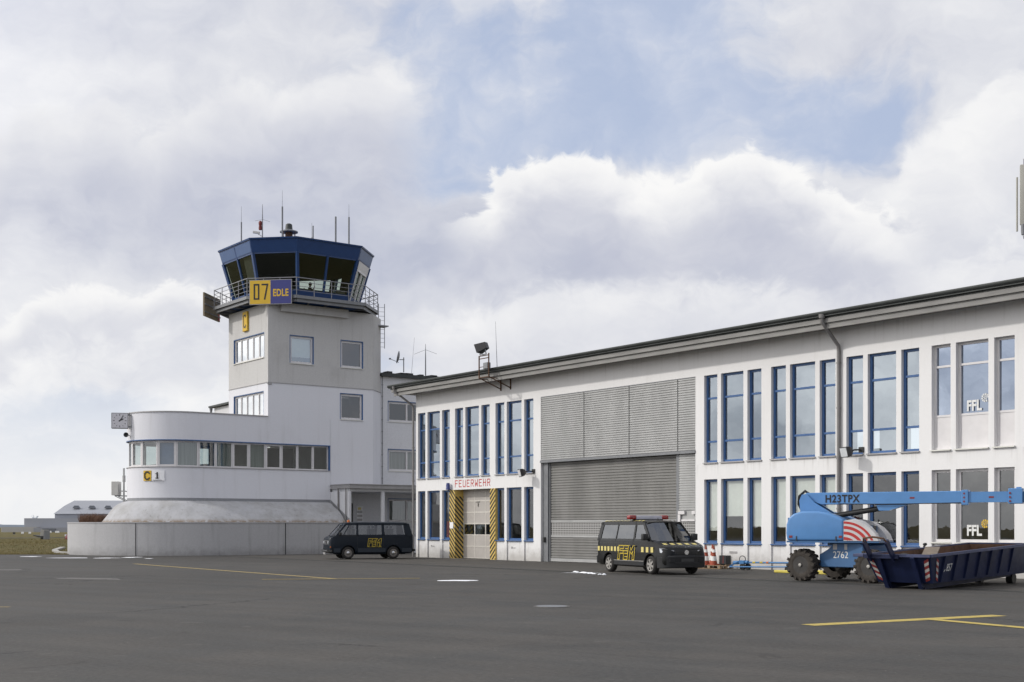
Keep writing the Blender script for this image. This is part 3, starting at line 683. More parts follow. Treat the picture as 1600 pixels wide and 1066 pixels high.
yk = MB(); yk.bar((-52.85, y0, 10.42), (-52.78, y0, 10.72), .04); yk.bar((-52.3, y0, 10.42), (-52.42, y0, 10.72), .04); yk.bar((-52.85, y0, 10.42), (-52.3, y0, 10.42), .04); yk.build('yoke', 'steel_grey', sl)
sl.location.x -= .36
wp = MB(); wp.tube([(-52.45, 37.98, 9.7), (-52.6, 37.98, 12.1)], [.018, .006], 6); wp.lathe([(.14, 9.60), (.10, 9.72), (.02, 9.78)], (-52.45, 37.98, 0), n=10)
solid('whip_antenna', wp, 'thin whip antenna on the hall roof edge right of the searchlight', 'antenna', (-52.45, 37.98, 9.7), 'antennas on the airfield roofs')
# panel antenna on its mast at the right
pa = thing('panel_antenna', 'grey vertical phone panel antenna at the right edge above the hall roof', 'antenna', (-25.3, 41.35, 9.7))
m_ = MB(); m_.tube([(-25.18, 41.45, 9.6), (-25.18, 41.45, 15.4)], .06, 10); m_.build('mast', 'rail', pa, smooth=40)
m_ = MB(Matrix.Translation((-25.40, 41.22, 0)) @ Matrix.Rotation(R_(35), 4, 'Z')); m_.loft([[(-.15*k, -.06*k, z) for k in (1,)] + [(.15*k, -.06*k, z) for k in (1,)] + [(.15*k, .06*k, z) for k in (1,)] + [(-.15*k, .06*k, z) for k in (1,)] for z, k_ in ((12.3, 1), (14.42, 1))])
m_.build('panel', 'antenna_grey', pa, bevel=.035, seg=2, smooth=50)
m_ = MB(); m_.tube([(-25.4, 41.22, 14.40), (-25.4, 41.22, 14.62)], .035); m_.tube([(-25.42, 41.16, 12.32), (-25.42, 41.16, 11.95)], .06); m_.tube([(-25.5, 41.24, 12.3), (-25.5, 41.24, 12.05)], .04); m_.bar((-25.4, 41.25, 14.0), (-25.18, 41.45, 14.0), .05); m_.bar((-25.4, 41.25, 12.6), (-25.18, 41.45, 12.6), .05); m_.build('bracket', 'steel_grey', pa)
m_ = MB(); m_.tube([(-25.42, 41.16, 11.97), (-25.38, 41.16, 11.80), (-25.28, 41.3, 11.78), (-25.2, 41.4, 11.95)], .015, 6); m_.build('cable', 'black', pa)
m_ = MB(); m_.tube([(-25.62, 41.12, 12.1), (-25.62, 41.12, 14.0)], .035, 8); m_.build('side_tube', 'antenna_grey', pa)
# ------------------------------------------------------------------ control tower
XT, Y0, Y1, X0 = -74.3, 35.91, 45.02, -80.23
tower = thing('control_tower', 'square grey and white control tower with a blue glazed cab and balcony on top', 'tower', (-77.3, 40.4, 0))
CH = 1.45
FX = ((XT, 0), (0, 1), (1, 0))       # +X face, u = Y
FY = ((0, Y0), (1, 0), (0, -1))      # -Y face, u = X
tw_x = [(37.42, 39.15, 12.2, 14.0), (41.10, 42.82, 12.2, 14.0)]; lw_x = [(41.06, 42.80, 8.78, 10.50)]
uw_y = [(-79.46, -74.84, 12.50, 14.10)]; lw_y = [(-79.46, -74.92, 8.80, 10.36)]
def shaft(mb, z0, z1, hx, hy):
    wall_holes(mb, *FX, Y0, Y1-CH, z0, z1, hx, .3)
    wall_holes(mb, *FY, X0, XT, z0, z1, hy, .3)
    mb.quad((XT, Y1-CH, z0), (XT-CH, Y1, z0), (XT-CH, Y1, z1), (XT, Y1-CH, z1))
    mb.quad((XT-CH, Y1, z0), (X0, Y1, z0), (X0, Y1, z1), (XT-CH, Y1, z1)); mb.quad((X0, Y1, z0), (X0, Y0, z0), (X0, Y0, z1), (X0, Y1, z1))
up_ = MB(); shaft(up_, 10.87, 15.9, tw_x, uw_y)
wu = up_.build('upper_wall', 'grey_plaster', tower, recalc=False)
lo_ = MB(); shaft(lo_, 8.661, 10.86, lw_x, lw_y); wall_holes(lo_, *FX, 40.36, Y1-CH, 4.3, 8.661, [], .3); lo_.quad((XT, Y1-CH, 4.3), (XT-CH, Y1, 4.3), (XT-CH, Y1, 8.661), (XT, Y1-CH, 8.661))
lo_.build('lower_wall', 'white_plaster', tower, recalc=False)
b_ = MB()
for p, q in (((XT+.012, Y0-.012), (XT+.012, Y1-CH)), ((XT+.012, Y1-CH), (XT-CH, Y1+.012)), ((X0, Y0-.012), (XT+.012, Y0-.012))): b_.bar((*p, 10.865), (*q, 10.865), .05, .045)
b_.box(XT-.02, XT+.05, Y0-.05, Y0+.25, 10.72, 10.84); b_.build('string_course', 'sill_metal', tower)
ins = MB(); ins.box(X0+.32, XT-.32, Y0+.32, Y1-1.6, 11.4, 11.6); ins.box(X0+.32, XT-.32, Y0+.32, Y1-1.6, 15.0, 15.2); ins.box(X0+.32, XT-.32, Y0+.32, Y1-1.6, 7.9, 8.05)
ins.box(X0+1.8, X0+1.9, Y0+1.8, Y1-1.6, 11.65, 14.9); ins.box(X0+1.8, X0+1.9, Y0+1.8, Y1-1.6, 8.1, 11.3); ins.box(X0+1.9, XT-.35, 40.2, 40.3, 11.65, 14.9); ins.build('interior', 'room', tower)
lg_ = MB(); lg_.box(XT, XT+.28, 36.75, 41.55, 15.42, 15.95); lg_.build('wall_ledge', 'grey_plaster', tower)
W1 = window(tower, *FX, *tw_x[0], .10, .13, 'white_frame', 'glass_up', liner='blue_frame', sill=.06, sillmat='sill_white', blind=(12.62, 'blind_white'))
W2 = window(tower, *FX, *tw_x[1], .10, .13, 'white_frame', 'glass_grey', liner='blue_frame', sill=.06, sillmat='sill_white')
W3 = window(tower, *FX, *lw_x[0], .10, .13, 'white_frame', 'glass_low', liner='blue_frame', sill=.06, sillmat='sill_white')
a, b, c, d = uw_y[0]; window(tower, *FY, a, b, c, d, .10, .10, 'white_frame', 'glass_sky', ub=[a+.05+(b-a-.1)*k/5 for k in range(1, 5)], liner='blue_frame', sill=.06, sillmat='sill_white', blind=(c+.1, 'blind_white'))  # white sheet added behind the panes to paint in the bright sky reflection
a, b, c, d = lw_y[0]; window(tower, *FY, a, b, c, d, .10, .10, 'white_frame', 'glass_sky', ub=[a+.05+(b-a-.1)*k/5 for k in range(1, 5)], liner='blue_frame', sill=.06, sillmat='sill_white', blind=(c+.1, 'blind_white'))  # white sheet added here too, standing in for reflected sky
# cab: an eight-sided glazed room leaning outward
def octo(ax0, ax1, ay0, ay1, c): return [(ax1, ay0+c), (ax1, ay1-c), (ax1-c, ay1), (ax0+c, ay1), (ax0, ay1-c), (ax0, ay0+c), (ax0+c, ay0), (ax1-c, ay0)]
TOP = octo(-82.5, -73.3, 35.22, 44.3, 2.2); ZT = 20.06
BOT = octo(-81.55, -74.25, 36.17, 43.35, 1.8); ZB = 16.35
def at(poly_i, z, inset=0.0):
    t = (z-ZB)/(ZT-ZB); a, b = TOP[poly_i], BOT[poly_i]
    p = Vector((b[0]+(a[0]-b[0])*t, b[1]+(a[1]-b[1])*t, z)); c = Vector((-77.9, 39.76, z)); d = (p-c); return c + d*(1 - inset/d.length)
def ring(z, inset=0.0): return [at(i, z, inset) for i in range(8)]
cb = MB(); cb.loft([ring(19.22, .0), ring(20.0, .0)], cap=False); cb.loft([ring(19.22, .14), ring(20.0, .14)], cap=False)
for i in range(8):
    j = (i+1) % 8; cb.quad(at(i, 19.22), at(j, 19.22), at(j, 19.22, .14), at(i, 19.22, .14))
fas = cb.build('cab_fascia', 'cab_blue', tower)
# fascia joints, and two faces with sunlight and reflection painted in as lighter blue
for i in range(8):
    a, b = at(i, 19.28, -.012), at((i+1) % 8, 19.28, -.012); c, d = at((i+1) % 8, 19.92, -.012), at(i, 19.92, -.012)
    nn = 1 if i in (7, 1, 5, 3) else 2
    for k in range(nn):
        t0, t1 = (k+.035)/nn, (k+1-.035)/nn
        if i in (6, 1): pj = MB(); pj.quad(a.lerp(b, t0), a.lerp(b, t1), d.lerp(c, t1), d.lerp(c, t0)); pj.build('fascia_lit_face', 'cab_blue_lit', fas)
rfc = MB(); rfc.loft([ring(20.003, -.06), ring(20.10, -.06)]); rfc.loft([ring(20.101, .3), ring(20.22, .6)]); rfc.build('cab_roof', 'cab_blue', tower)
sk = MB(); sk.loft([ring(16.36, 0), ring(16.84, 0)], cap=False); sk.loft([ring(16.36, .12), ring(16.84, .12)], cap=False)
for i in range(8):
    j = (i+1) % 8; sk.quad(at(i, 16.84), at(j, 16.84), at(j, 16.84, .12), at(i, 16.84, .12))
sk.build('cab_wall', 'cab_blue', tower)
ml = MB()
for i in range(8):
    a, b = at(i, 16.845, .06), at(i, 19.215, .06); ml.bar(a, b, .24, .16, up=(0, 1, 0))
    j = (i+1) % 8
    if i in (0, 6, 2, 4):
        for t in (.5,):
            ml.bar(at(i, 16.845, .05).lerp(at(j, 16.845, .05), t), at(i, 19.215, .05).lerp(at(j, 19.215, .05), t), .13, .13)
    for z in (16.88, 19.19): ml.bar(at(i, z, .06), at(j, z, .06), .09)
ml.build('mullion', 'cab_blue', tower)
for i in range(8):
    j = (i+1) % 8
    if i == 1: continue
    g = MB(); g.quad(at(i, 16.85, .06), at(j, 16.85, .06), at(j, 19.21, .06), at(i, 19.21, .06)); g.build('cab_window', 'glass_cab', tower)
# balcony door in the chamfer on the right
dd = MB(); i, j = 1, 2
def dp(t, z, o=-.02): return at(i, z, o).lerp(at(j, z, o), t)
for t in (.10, .50, .86): dd.bar(dp(t, 16.40, 0), dp(t, 18.65, 0), .12)
for z in (16.45, 18.6): dd.bar(dp(.1, z, 0), dp(.86, z, 0), .12)
dd.quad(dp(.1, 18.6), dp(.95, 18.6), dp(.95, 19.2), dp(.1, 19.2)); dd.build('balcony_door', 'white_frame', tower)
g = MB(); g.quad(dp(0, 16.85, .06), dp(1, 16.85, .06), dp(1, 19.21, .06), dp(0, 19.21, .06)); g.build('cab_window', 'glass_cab', tower)
for fi, t0, t1 in ((4, 0, 1), (5, 0, 1), (3, 0, .12), (2, 0, .78), (6, .62, 1)):
    j = (fi+1) % 8; z0_ = 16.85 if fi != 6 else 17.6
    g = MB(); P_ = lambda t, z: at(fi, z, .22).lerp(at(j, z, .22), t)
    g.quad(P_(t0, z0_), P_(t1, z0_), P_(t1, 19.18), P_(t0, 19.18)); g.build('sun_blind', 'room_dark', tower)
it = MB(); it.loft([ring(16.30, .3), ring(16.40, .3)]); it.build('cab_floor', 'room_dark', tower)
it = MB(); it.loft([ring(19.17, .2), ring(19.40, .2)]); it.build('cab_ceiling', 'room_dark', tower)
ds = MB()
for i in (0, 7):
    j = (i+1) % 8
    p, q, r, s = at(i, 17.05, .25), at(j, 17.05, .25), at(j, 17.05, 1.0), at(i, 17.05, 1.0)
    ds.loft([[v - Vector((0, 0, .06)) for v in (p, q, r, s)], [p, q, r, s]])
ds.bar((-75.3, 40.6, 17.08), (-75.3, 41.1, 17.08), .3, .04); ds.box(-75.25, -75.15, 41.3, 41.9, 17.08, 17.42)
ds.build('control_desk', 'desk', tower)
# balcony
DK = octo(-82.75, -73.05, 34.97, 44.55, 2.3)
def dk(i, z, o=0.0):
    p = Vector((*DK[i], z)); c = Vector((-77.9, 39.76, z)); d = p-c; return c + d*(1 + o/d.length)
dm = MB()
dm.loft([[dk(i, 16.18) for i in range(8)], [dk(i, 16.34) for i in range(8)]])
dm.build('balcony_deck', 'steel_grey', tower)
eg = MB()
for i in range(8):
    j = (i+1) % 8; eg.bar(dk(i, 16.25, .03), dk(j, 16.25, .03), .05, .20); eg.bar(dk(i, 16.06, -.15), dk(j, 16.06, -.15), .08, .22)
    for t in (.2, .5, .8): eg.bar(dk(i, 16.08, -.15).lerp(dk(j, 16.08, -.15), t), dk(i, 16.08, -1.6).lerp(dk(j, 16.08, -1.6), t), .08, .18)
eg.build('balcony_edge', 'steel_grey', tower)
un = MB(); un.loft([[dk(i, 15.905, -1.55) for i in range(8)], [dk(i, 16.175, -.5) for i in range(8)]]); un.build('underside', 'cab_blue', tower)
rl = MB()
for i in range(8):
    j = (i+1) % 8; a, b = dk(i, 0), dk(j, 0); L = (b-a).length; n = max(2, int(round(L/1.15)))
    for k in range(n):
        p = a.lerp(b, k/n); rl.tube([p + Vector((0, 0, 16.2)), p + Vector((0, 0, 17.46))], .026, 6)
    for z, r in ((17.46, .032), (17.18, .018), (16.92, .018), (16.66, .018)): rl.tube([a + Vector((0, 0, z)), b + Vector((0, 0, z))], r, 6)
rl.build('railing', 'rail', tower, smooth=50)
# ladder with its landing at the back right corner
ld = MB()
LX, LYY = -75.75, 44.85
for o in (0, .4): ld.tube([(LX+o*.3, LYY+o, 13.9), (LX+o*.3, LYY+o, 16.95)], .024, 6)
for k in range(10): ld.tube([(LX, LYY, 14.0+.3*k), (LX+.12, LYY+.4, 14.0+.3*k)], .012, 5)
for z in (14.0, 14.8, 15.4, 16.2): ld.tube([(LX, LYY, z), (LX-.3, LYY-.2, z)], .02, 5)
ld.box(LX-.2, LX+.5, LYY-.4, LYY+.5, 15.35, 15.43); ld.tube([(LX+.05, LYY-.1, 12.3), (LX+.05, LYY-.1, 13.6)], .07, 8); ld.build('ladder', 'rail', tower)
ct = (-77.9, 39.76)
# signs
def runway_sign(label, flip):
    u = Vector((.7071, .7071, 0)) if not flip else Vector((-.7071, .7071, 0))
    n = Vector((.7071, -.7071, 0)) if not flip else Vector((-.7071, -.7071, 0))
    c = (dk(7, 0) + dk(0, 0))/2 + n*.16 if not flip else Vector((-81.45, 35.45, 0)) + n*.18
    t = thing('runway_sign', label, 'sign', (c.x, c.y, 15.72), None, 'signs hung on the tower balcony')
    Wd, H0, H1 = 2.78, 15.74, 17.30
    def P(a, z, o=0): return c + u*a + n*o + Vector((0, 0, z))
    r_ = u if not flip else -u
    fr = MB(); fr.loft([[P(-Wd/2, H0), P(Wd/2, H0), P(Wd/2, H1), P(-Wd/2, H1)], [P(-Wd/2, H0, .10), P(Wd/2, H0, .10), P(Wd/2, H1, .10), P(-Wd/2, H1, .10)]])
    fr.build('board', 'sign_back' if flip else 'rail', t)
    sg = 1 if not flip else -1
    p = MB(); p.quad(*[P(sg*x, z, .104) for x, z in ((-Wd/2+.04, H0+.04), (0, H0+.04), (0, H1-.04), (-Wd/2+.04, H1-.04))]); yp = p.build('yellow_face', 'sign_yellow', t, recalc=False)
    p = MB(); p.quad(*[P(sg*x, z, .104) for x, z in ((.02, H0+.04), (Wd/2-.04, H0+.04), (Wd/2-.04, H1-.04), (.02, H1-.04))]); bp = p.build('blue_face', 'sign_blue', t, recalc=False)
    s = MB(); o = P(sg*(-Wd/2+.04), H0+.04, .106)
    strokes(s, o, r_, (0, 0, 1), [[(.30, .32), (.30, 1.22), (.58, 1.22), (.58, .32), (.30, .32)], [(.82, 1.22), (1.16, 1.22), (.98, .32)]], .10); s.build('numeral', 'letter_dark', yp, recalc=False)
    lettering('lettering', 'EDLE', .62, P(sg*.16, H0+.52, .105), r_, (0, 0, 1), 'sign_yellow', bp, sx=.70, bold=.03, spacing=1.08)
    if flip:
        br = MB()
        for z in (16.0, 16.5, 17.0): br.loft([[P(-Wd/2, z, -.01), P(Wd/2, z, -.01), P(Wd/2, z+.06, -.01), P(-Wd/2, z+.06, -.01)], [P(-Wd/2, z, -.06), P(Wd/2, z, -.06), P(Wd/2, z+.06, -.06), P(-Wd/2, z+.06, -.06)]])
        br.build('brace', 'steel_grey', t)
        q = MB(); q.quad(P(1.02, 15.80, -.012), P(1.36, 15.80, -.012), P(1.36, 16.35, -.012), P(1.02, 16.35, -.012)); q.build('red_label', 'red_paint', t)
    return t
runway_sign('yellow and blue board reading 07 EDLE hung on the front of the tower balcony', False)
runway_sign('board hung at the left end of the tower balcony, seen from behind', True)
cs = thing('info_sign', 'narrow tall yellow sign with a black C on the grey tower wall', 'sign', (-77.45, Y0, 14.4))
m_ = MB(); m_.box(-77.80, -77.10, Y0-.14, Y0-.003, 14.45, 15.72); bd_ = m_.build('board', 'sign_yellow', cs, bevel=.02)
m_ = MB(); strokes(m_, (-77.80, Y0-.142, 14.45), (1, 0, 0), (0, 0, 1), [[(.52, .92), (.46, 1.02), (.26, 1.02), (.20, .92), (.20, .36), (.26, .26), (.46, .26), (.52, .36)]], .10); m_.build('letter', 'letter_dark', bd_, recalc=False)
# roof equipment of the cab: s metres to the right of the cab centre, q metres towards the camera
def cabp(s, q=0): return (ct[0] + RT[0]*s - FW[0]*q, ct[1] + RT[1]*s - FW[1]*q)
def px(x): return (x - 463.5)*.04306
def mast(name, x, z1, r, q, label, zt=None):
    p = cabp(px(x), q); m = MB(); m.tube([(*p, 20.1), (*p, z1)], r, 6)
    if zt: m.tube([(*p, z1), (*p, zt)], [.014, .008], 5)
    m.lathe([(r*2.2, 20.1), (r*2.2, 20.25), (r, 20.32)], (*p, 0), n=8)
    return solid(name, m, label, 'antenna', (*p, 20.1), 'antennas on the airfield roofs', smooth=50)
mast('rod_antenna', 384.3, 21.85, .045, 1.5, 'short grey rod antenna at the left end of the tower cab roof', 22.9)
mast('rod_antenna', 446.8, 22.9, .055, 1.4, 'tallest rod antenna on the tower cab roof, in front of the dome', 24.0)
mast('rod_antenna', 483.5, 21.4, .04, -1, 'shortest rod antenna on the tower cab roof', 22.4)
mast('rod_antenna', 486.8, 22.1, .045, -.6, 'small rod antenna just right of the shortest one on the tower cab roof')
mast('rod_antenna', 525.3, 22.5, .06, .3, 'thick dark rod antenna with a joint near the right of the tower cab roof')
mast('rod_antenna', 546.2, 22.45, .055, .4, 'rightmost rod antenna on the tower cab roof', 23.3)
p = cabp(px(415.3), 1.2); cm = thing('camera_mast', 'thin mast with a camera and red lamps on the tower cab roof', 'mast', (*p, 20.1), 0)
m_ = MB(); m_.tube([(0, 0, 0), (0, 0, 2.1), (0, 0, 3.0)], [.04, .035, .015], 6); m_.tube([(-.5*RT[0], -.5*RT[1], 1.9), (0, 0, 2.0), (.5*RT[0], .5*RT[1], 1.85)], .01, 5); m_.build('pole', 'rail', cm)
m_ = MB(); m_.bar((-.62*RT[0], -.62*RT[1], 1.16), (-.18*RT[0], -.18*RT[1], 1.10), .14, .14); m_.bar((-.3*RT[0], -.3*RT[1], 1.05), (0, 0, .85), .05); m_.build('camera', 'ac_white', cm)
m_ = MB(); m_.lathe([(.10, 1.3), (.12, 1.42), (.09, 1.6), (.11, 1.66), (.12, 1.82), (.06, 1.9)], (-.14*RT[0], -.14*RT[1], 0), n=12); m_.build('red_lamp', 'dark_red', cm, smooth=40)
p = cabp(px(452.5), .3); vd = thing('roof_beacon', 'dark dome with a round rim on the tower cab roof', 'beacon', (*p, 20.2), 0); vd.scale = (1.12, 1.12, 1.3)
m_ = MB(); m_.lathe([(.0, 1.42), (.10, 1.41), (.19, 1.36), (.21, 1.2), (.22, 1.08)], n=18); m_.build('dome', 'gutter_dark', vd, smooth=40)
m_ = MB(); m_.lathe([(.26, 1.09), (.34, 1.05), (.54, 1.0), (.54, .95), (.28, .95)], n=20); m_.build('rim', 'steel_grey', vd, smooth=40)
m_ = MB(); m_.lathe([(.22, 0), (.22, .96)], n=16)
for k in range(4): m_.tube([(.48*math.cos(k*1.57+.4), .48*math.sin(k*1.57+.4), 0), (.48*math.cos(k*1.57+.4), .48*math.sin(k*1.57+.4), .98)], .02, 5)
m_.build('stand', 'rust', vd)
# person at the desk behind the glass
def person_seated(loc, rz):
    t = thing('person', 'person in dark clothes sitting at the desk in the tower cab', 'person', loc, rz)
    bm = bmesh.new(); lay = bm.verts.layers.skin.verify()
    J = {}
    def v(n, p, r): J[n] = bm.verts.new(p); J[n][lay].radius = (r, r)
    v('pel', (0, 0, .52), .15); v('sp', (.03, 0, .74), .145); v('ch', (.08, 0, .95), .16); v('nk', (.11, 0, 1.09), .06); v('hd0', (.13, 0, 1.16), .075); v('hd', (.15, 0, 1.25), .10); v('hd2', (.15, 0, 1.33), .075)
    for s, n in ((1, 'l'), (-1, 'r')):
        v('hip'+n, (.04, .09*s, .50), .10); v('kn'+n, (.46, .12*s, .50), .065); v('an'+n, (.44, .12*s, .09), .045); v('ft'+n, (.60, .12*s, .05), .04)
        v('sh'+n, (.08, .19*s, 1.01), .065); 
    v('ell', (.22, .27, .78), .048); v('wrl', (.44, .20, .82), .034); v('hal', (.52, .18, .83), .036)
    v('elr', (.30, -.26, .84), .048); v('wrr', (.42, -.16, 1.06), .034); v('har', (.40, -.12, 1.14), .036)
    for a, b in (('pel', 'sp'), ('sp', 'ch'), ('ch', 'nk'), ('nk', 'hd0'), ('hd0', 'hd'), ('hd', 'hd2'), ('pel', 'hipl'), ('pel', 'hipr'), ('hipl', 'knl'), ('hipr', 'knr'), ('knl', 'anl'), ('knr', 'anr'), ('anl', 'ftl'), ('anr', 'ftr'), ('ch', 'shl'), ('ch', 'shr'), ('shl', 'ell'), ('ell', 'wrl'), ('wrl', 'hal'), ('shr', 'elr'), ('elr', 'wrr'), ('wrr', 'har')): bm.edges.new((J[a], J[b]))
    J['pel'][lay].use_root = True
    me = bpy.data.meshes.new('b'); bm.to_mesh(me); bm.free(); o = bpy.data.objects.new('b', me); COL.objects.link(o)
    o.modifiers.new('s', 'SKIN'); o.modifiers.new('u', 'SUBSURF').levels = 1
    dg = bpy.context.evaluated_depsgraph_get(); m2 = bpy.data.meshes.new_from_object(o.evaluated_get(dg)); bpy.data.objects.remove(o)
    m2.materials.clear(); m2.materials.append(M['cloth']); m2.materials.append(M['skin'])
    for p_ in m2.polygons:
        p_.use_smooth = True
        c = p_.center
        if c.z > 1.11 or (c.x > .47 and c.z > .7 and c.y > 0): p_.material_index = 1
    b_ = bpy.data.objects.new('body', m2); COL.objects.link(b_); b_.parent = t
    for n, hp, d in (('hand', (.54, .18, .84), 1), ('hand', (.40, -.11, 1.16), -1)):
        h = MB()
        for k in range(4): h.tube([(hp[0], hp[1]+(k-1.5)*.02, hp[2]), (hp[0]+.05*(d > 0), hp[1]+(k-1.5)*.02, hp[2]+(.06 if d < 0 else 0)), (hp[0]+.08*(d > 0)-.02*(d < 0), hp[1]+(k-1.5)*.02, hp[2]+(.09 if d < 0 else -.03))], .009, 6)
        h.tube([(hp[0], hp[1]-.05, hp[2]), (hp[0]+.04, hp[1]-.07, hp[2])], .010, 6); h.build('fingers', 'skin', b_)
    h = MB(); h.lathe([(.001, 1.385), (.06, 1.375), (.105, 1.32), (.112, 1.25), (.10, 1.18)], (.125, 0, 0), n=14); h.build('hair', 'hair', b_, smooth=60)
    h = MB(); h.loft([[(.235, -.012, 1.27), (.235, .012, 1.27), (.235, 0, 1.28)], [(.27, -.016, 1.225), (.27, .016, 1.225), (.245, 0, 1.24)]])
    for s in (-1, 1): h.lathe([(.001, -.012), (.012, 0), (.001, .012)], (.238, .035*s, 1.265), axis=0, n=8)
    h.box(.238, .246, -.025, .025, 1.185, 1.193); h.build('face', 'skin', b_)
    return t
person_seated((-75.75, 39.5, 16.42), R_(62))
ch = thing('office_chair', 'dark swivel chair under the person in the tower cab', 'chair', (-75.75, 39.5, 16.40), R_(62))
m_ = MB(); m_.box(-.24, .24, -.24, .24, .36, .42); m_.build('seat', 'black', ch, bevel=.03)
m_ = MB(); m_.box(-.30, -.24, -.22, .22, .45, 1.0); m_.build('backrest', 'black', ch, bevel=.02)
m_ = MB(); m_.tube([(0, 0, .05), (0, 0, .36)], .03)
for k in range(5): m_.bar((0, 0, .06), (.3*math.cos(k*1.2566), .3*math.sin(k*1.2566), .04), .04, .03)
m_.build('base', 'steel_grey', ch)

# ------------------------------------------------------------------ wing with the rounded end
XC, YC, RW = -77.3, 31.1, 3.0
wing = thing('terminal_wing', 'low white wing with a rounded end and one long band of windows', 'building', (XC, 34, 0))
YE = 40.33
def wpath(o=0.0, na=24, ys=None):     # outline from the right end on the +X side round to the -X side; o = outward offset
    pts = [Vector((XT+o, YE if ys is None else ys, 0)), Vector((XT+o, YC, 0))]
    for k in range(1, na+1):
        t = -math.pi*k/na
        pts.append(Vector((XC+(RW+o)*math.cos(t), YC+(RW+o)*math.sin(t), 0)))
    pts.append(Vector((XC-RW-o, Y0+1, 0)))
    return pts
def sheet(mb, pts, zs, offs=None):
    rows = [[p + Vector((0, 0, z)) for p in pts] for z in zs]
    return mb.loft(rows, cap=False, closed=False)
def band(mb, z0, z1, o_out, o_in, na=24, ys=None):      # solid strip following the outline
    a, b = wpath(o_out, na, ys), wpath(o_in, na, ys)
    rings = [[(*p.xy, z0), (*p.xy, z1), (*q.xy, z1), (*q.xy, z0)] for p, q in zip(a, b)]
    return mb.loft(rings)
m_ = MB(); band(m_, 7.01, 8.66, 0, -.3, 36); band(m_, 3.47, 5.33, 0, -.3, 36)
# the wall that carries on to the right above the canopy, flush with the tower's face
m_.build('wall', 'white_plaster', wing, smooth=35)
m_ = MB(); band(m_, 3.0, 3.468, -.004, -.3, 36); m_.build('base_band', 'grey_band', wing, smooth=35)
m_ = MB(); band(m_, 8.662, 8.73, .04, -.34, 36, Y0-.005); m_.build('coping', 'sill_metal', wing, smooth=35)
m_ = MB(); rp = wpath(-.3, 30); m_.poly([(p.x, p.y, 8.45) for p in rp]); m_.build('roof', 'gutter_dark', wing)
m_ = MB(); band(m_, 6.955, 7.008, .05, -.2, 36); m_.box(XT-.24, XT+.03, YE-.075, YE-.005, 5.36, 6.95); m_.build('blue_casing', 'blue_frame', wing, smooth=35)
m_ = MB(); band(m_, 5.332, 5.37, .05, -.25, 36); m_.build('sill', 'sill_metal', wing, smooth=35)
m_ = MB(); m_.box(XT-.3, XT, YE-.001, YE+.02, 3.0, 8.6); m_.build('end_wall', 'white_plaster', wing)
m_ = MB(); rp = wpath(-.32, 30); m_.poly([(p.x, p.y, 4.45) for p in rp]); m_.poly([(p.x, p.y, 7.05) for p in reversed(rp)]); m_.box(-79.6, -79.5, 34.2, 40.3, 4.46, 7.04); m_.box(-79.5, -74.9, 35.1, 35.2, 4.46, 7.04); m_.box(-77.6, -75.9, 29.3, 29.8, 4.5, 5.55); m_.box(-76.6, -75.0, 32.0, 32.5, 4.5, 5.6); m_.build('interior', 'room', wing)
# band windows: one window per pane, straight part then round the bend
segs = []
edges = [YE-.08 - 1.115*k for k in range(9)]
cm_kind = {0: .10, 2: .055, 4: .13, 5: .055}
def band_window(p, q, fw, kind):
    p = Vector((*p, 0)); q = Vector((*q, 0)); U_ = (q-p).normalized(); L = (q-p).length; Nn = (U_.y, -U_.x)
    gm = 'glass_band'
    bl_ = ('curtain' if kind == 'c' else 'blind_blue') if kind in 'cb' else None
    return window(wing, (p.x, p.y), (U_.x, U_.y), Nn, .004, L-.004, 5.372, 6.954, 0, fw, 'white_frame', gm, fd=.09, blind=((5.45 if kind == 'c' else 5.5), bl_) if bl_ else None)
kinds = 'nnncnccb'
for k in range(8):
    ya, yb = edges[k], edges[k+1]
    band_window((XT-.11, yb), (XT-.11, ya), .12 if k in (3, 5) else .075, ('n', 'n', 'n', 'n', 'c', 'n', 'c', 'n')[k])
na = 8; r_ = RW - .11
aa = [edges[8]] ; prevp = (XT-.11, edges[8])
kk = ['c', 'b', 'n', 'n', 'n', 'n', 'n', 'n']
for k in range(na):
    t0, t1 = -math.pi*k/na, -math.pi*(k+1)/na
    p0 = (XC+r_*math.cos(t0), YC+r_*math.sin(t0)) if k else prevp; p1 = (XC+r_*math.cos(t1), YC+r_*math.sin(t1))
    band_window(p1, p0, .13 if k in (1, 3) else .09, kk[k])
band_window((XC-r_, Y0), (XC-r_, Y0-2.4), .09, 'n'); band_window((XC-r_, Y0-2.4), (XC-r_, YC), .09, 'n')
# slope of rough concrete round the wing
mo = MB(); outer = []; rows = []
base = wpath(0, 36)
def spread(k, n): return 2.5
rings = []
random.seed(3)
for j in range(7):
    t = j/6; o = .01 + (2.36)*t; z = 3.30 - (3.30-1.96)*(t**1.35) + (.10*math.sin(t*math.pi))
    pts = wpath(o, 48); pts[0].y = 40.2; row = []
    # more points along the straight part
    fine = []
    for a, b in zip(pts[:-1], pts[1:]):
        n = max(1, int((b-a).length/.35))
        for k in range(n): fine.append(a.lerp(b, k/n))
    fine.append(pts[-1])
    row = []
    for p in fine:
        if p.y < YC:
            d_ = Vector((p.x-XC, p.y-YC, 0)); rr0 = RW + .01 + (d_.length-RW-.01)*(1 - .36*min(1, (YC-p.y)/RW)); p = Vector((XC, YC, 0)) + d_.normalized()*rr0
        row.append(p)
    rings.append((row, z, t))
nmin = 130
def resample(pts, n):
    ls = [0]
    for a, b in zip(pts[:-1], pts[1:]): ls.append(ls[-1] + (b-a).length)
    out = []; i = 0
    for k in range(n):
        s = ls[-1]*k/(n-1)
        while i < len(ls)-2 and ls[i+1] < s: i += 1
        f = (s-ls[i])/max(ls[i+1]-ls[i], 1e-6); out.append(pts[i].lerp(pts[i+1], f))
    return out
from mathutils import noise as mn
rr = []
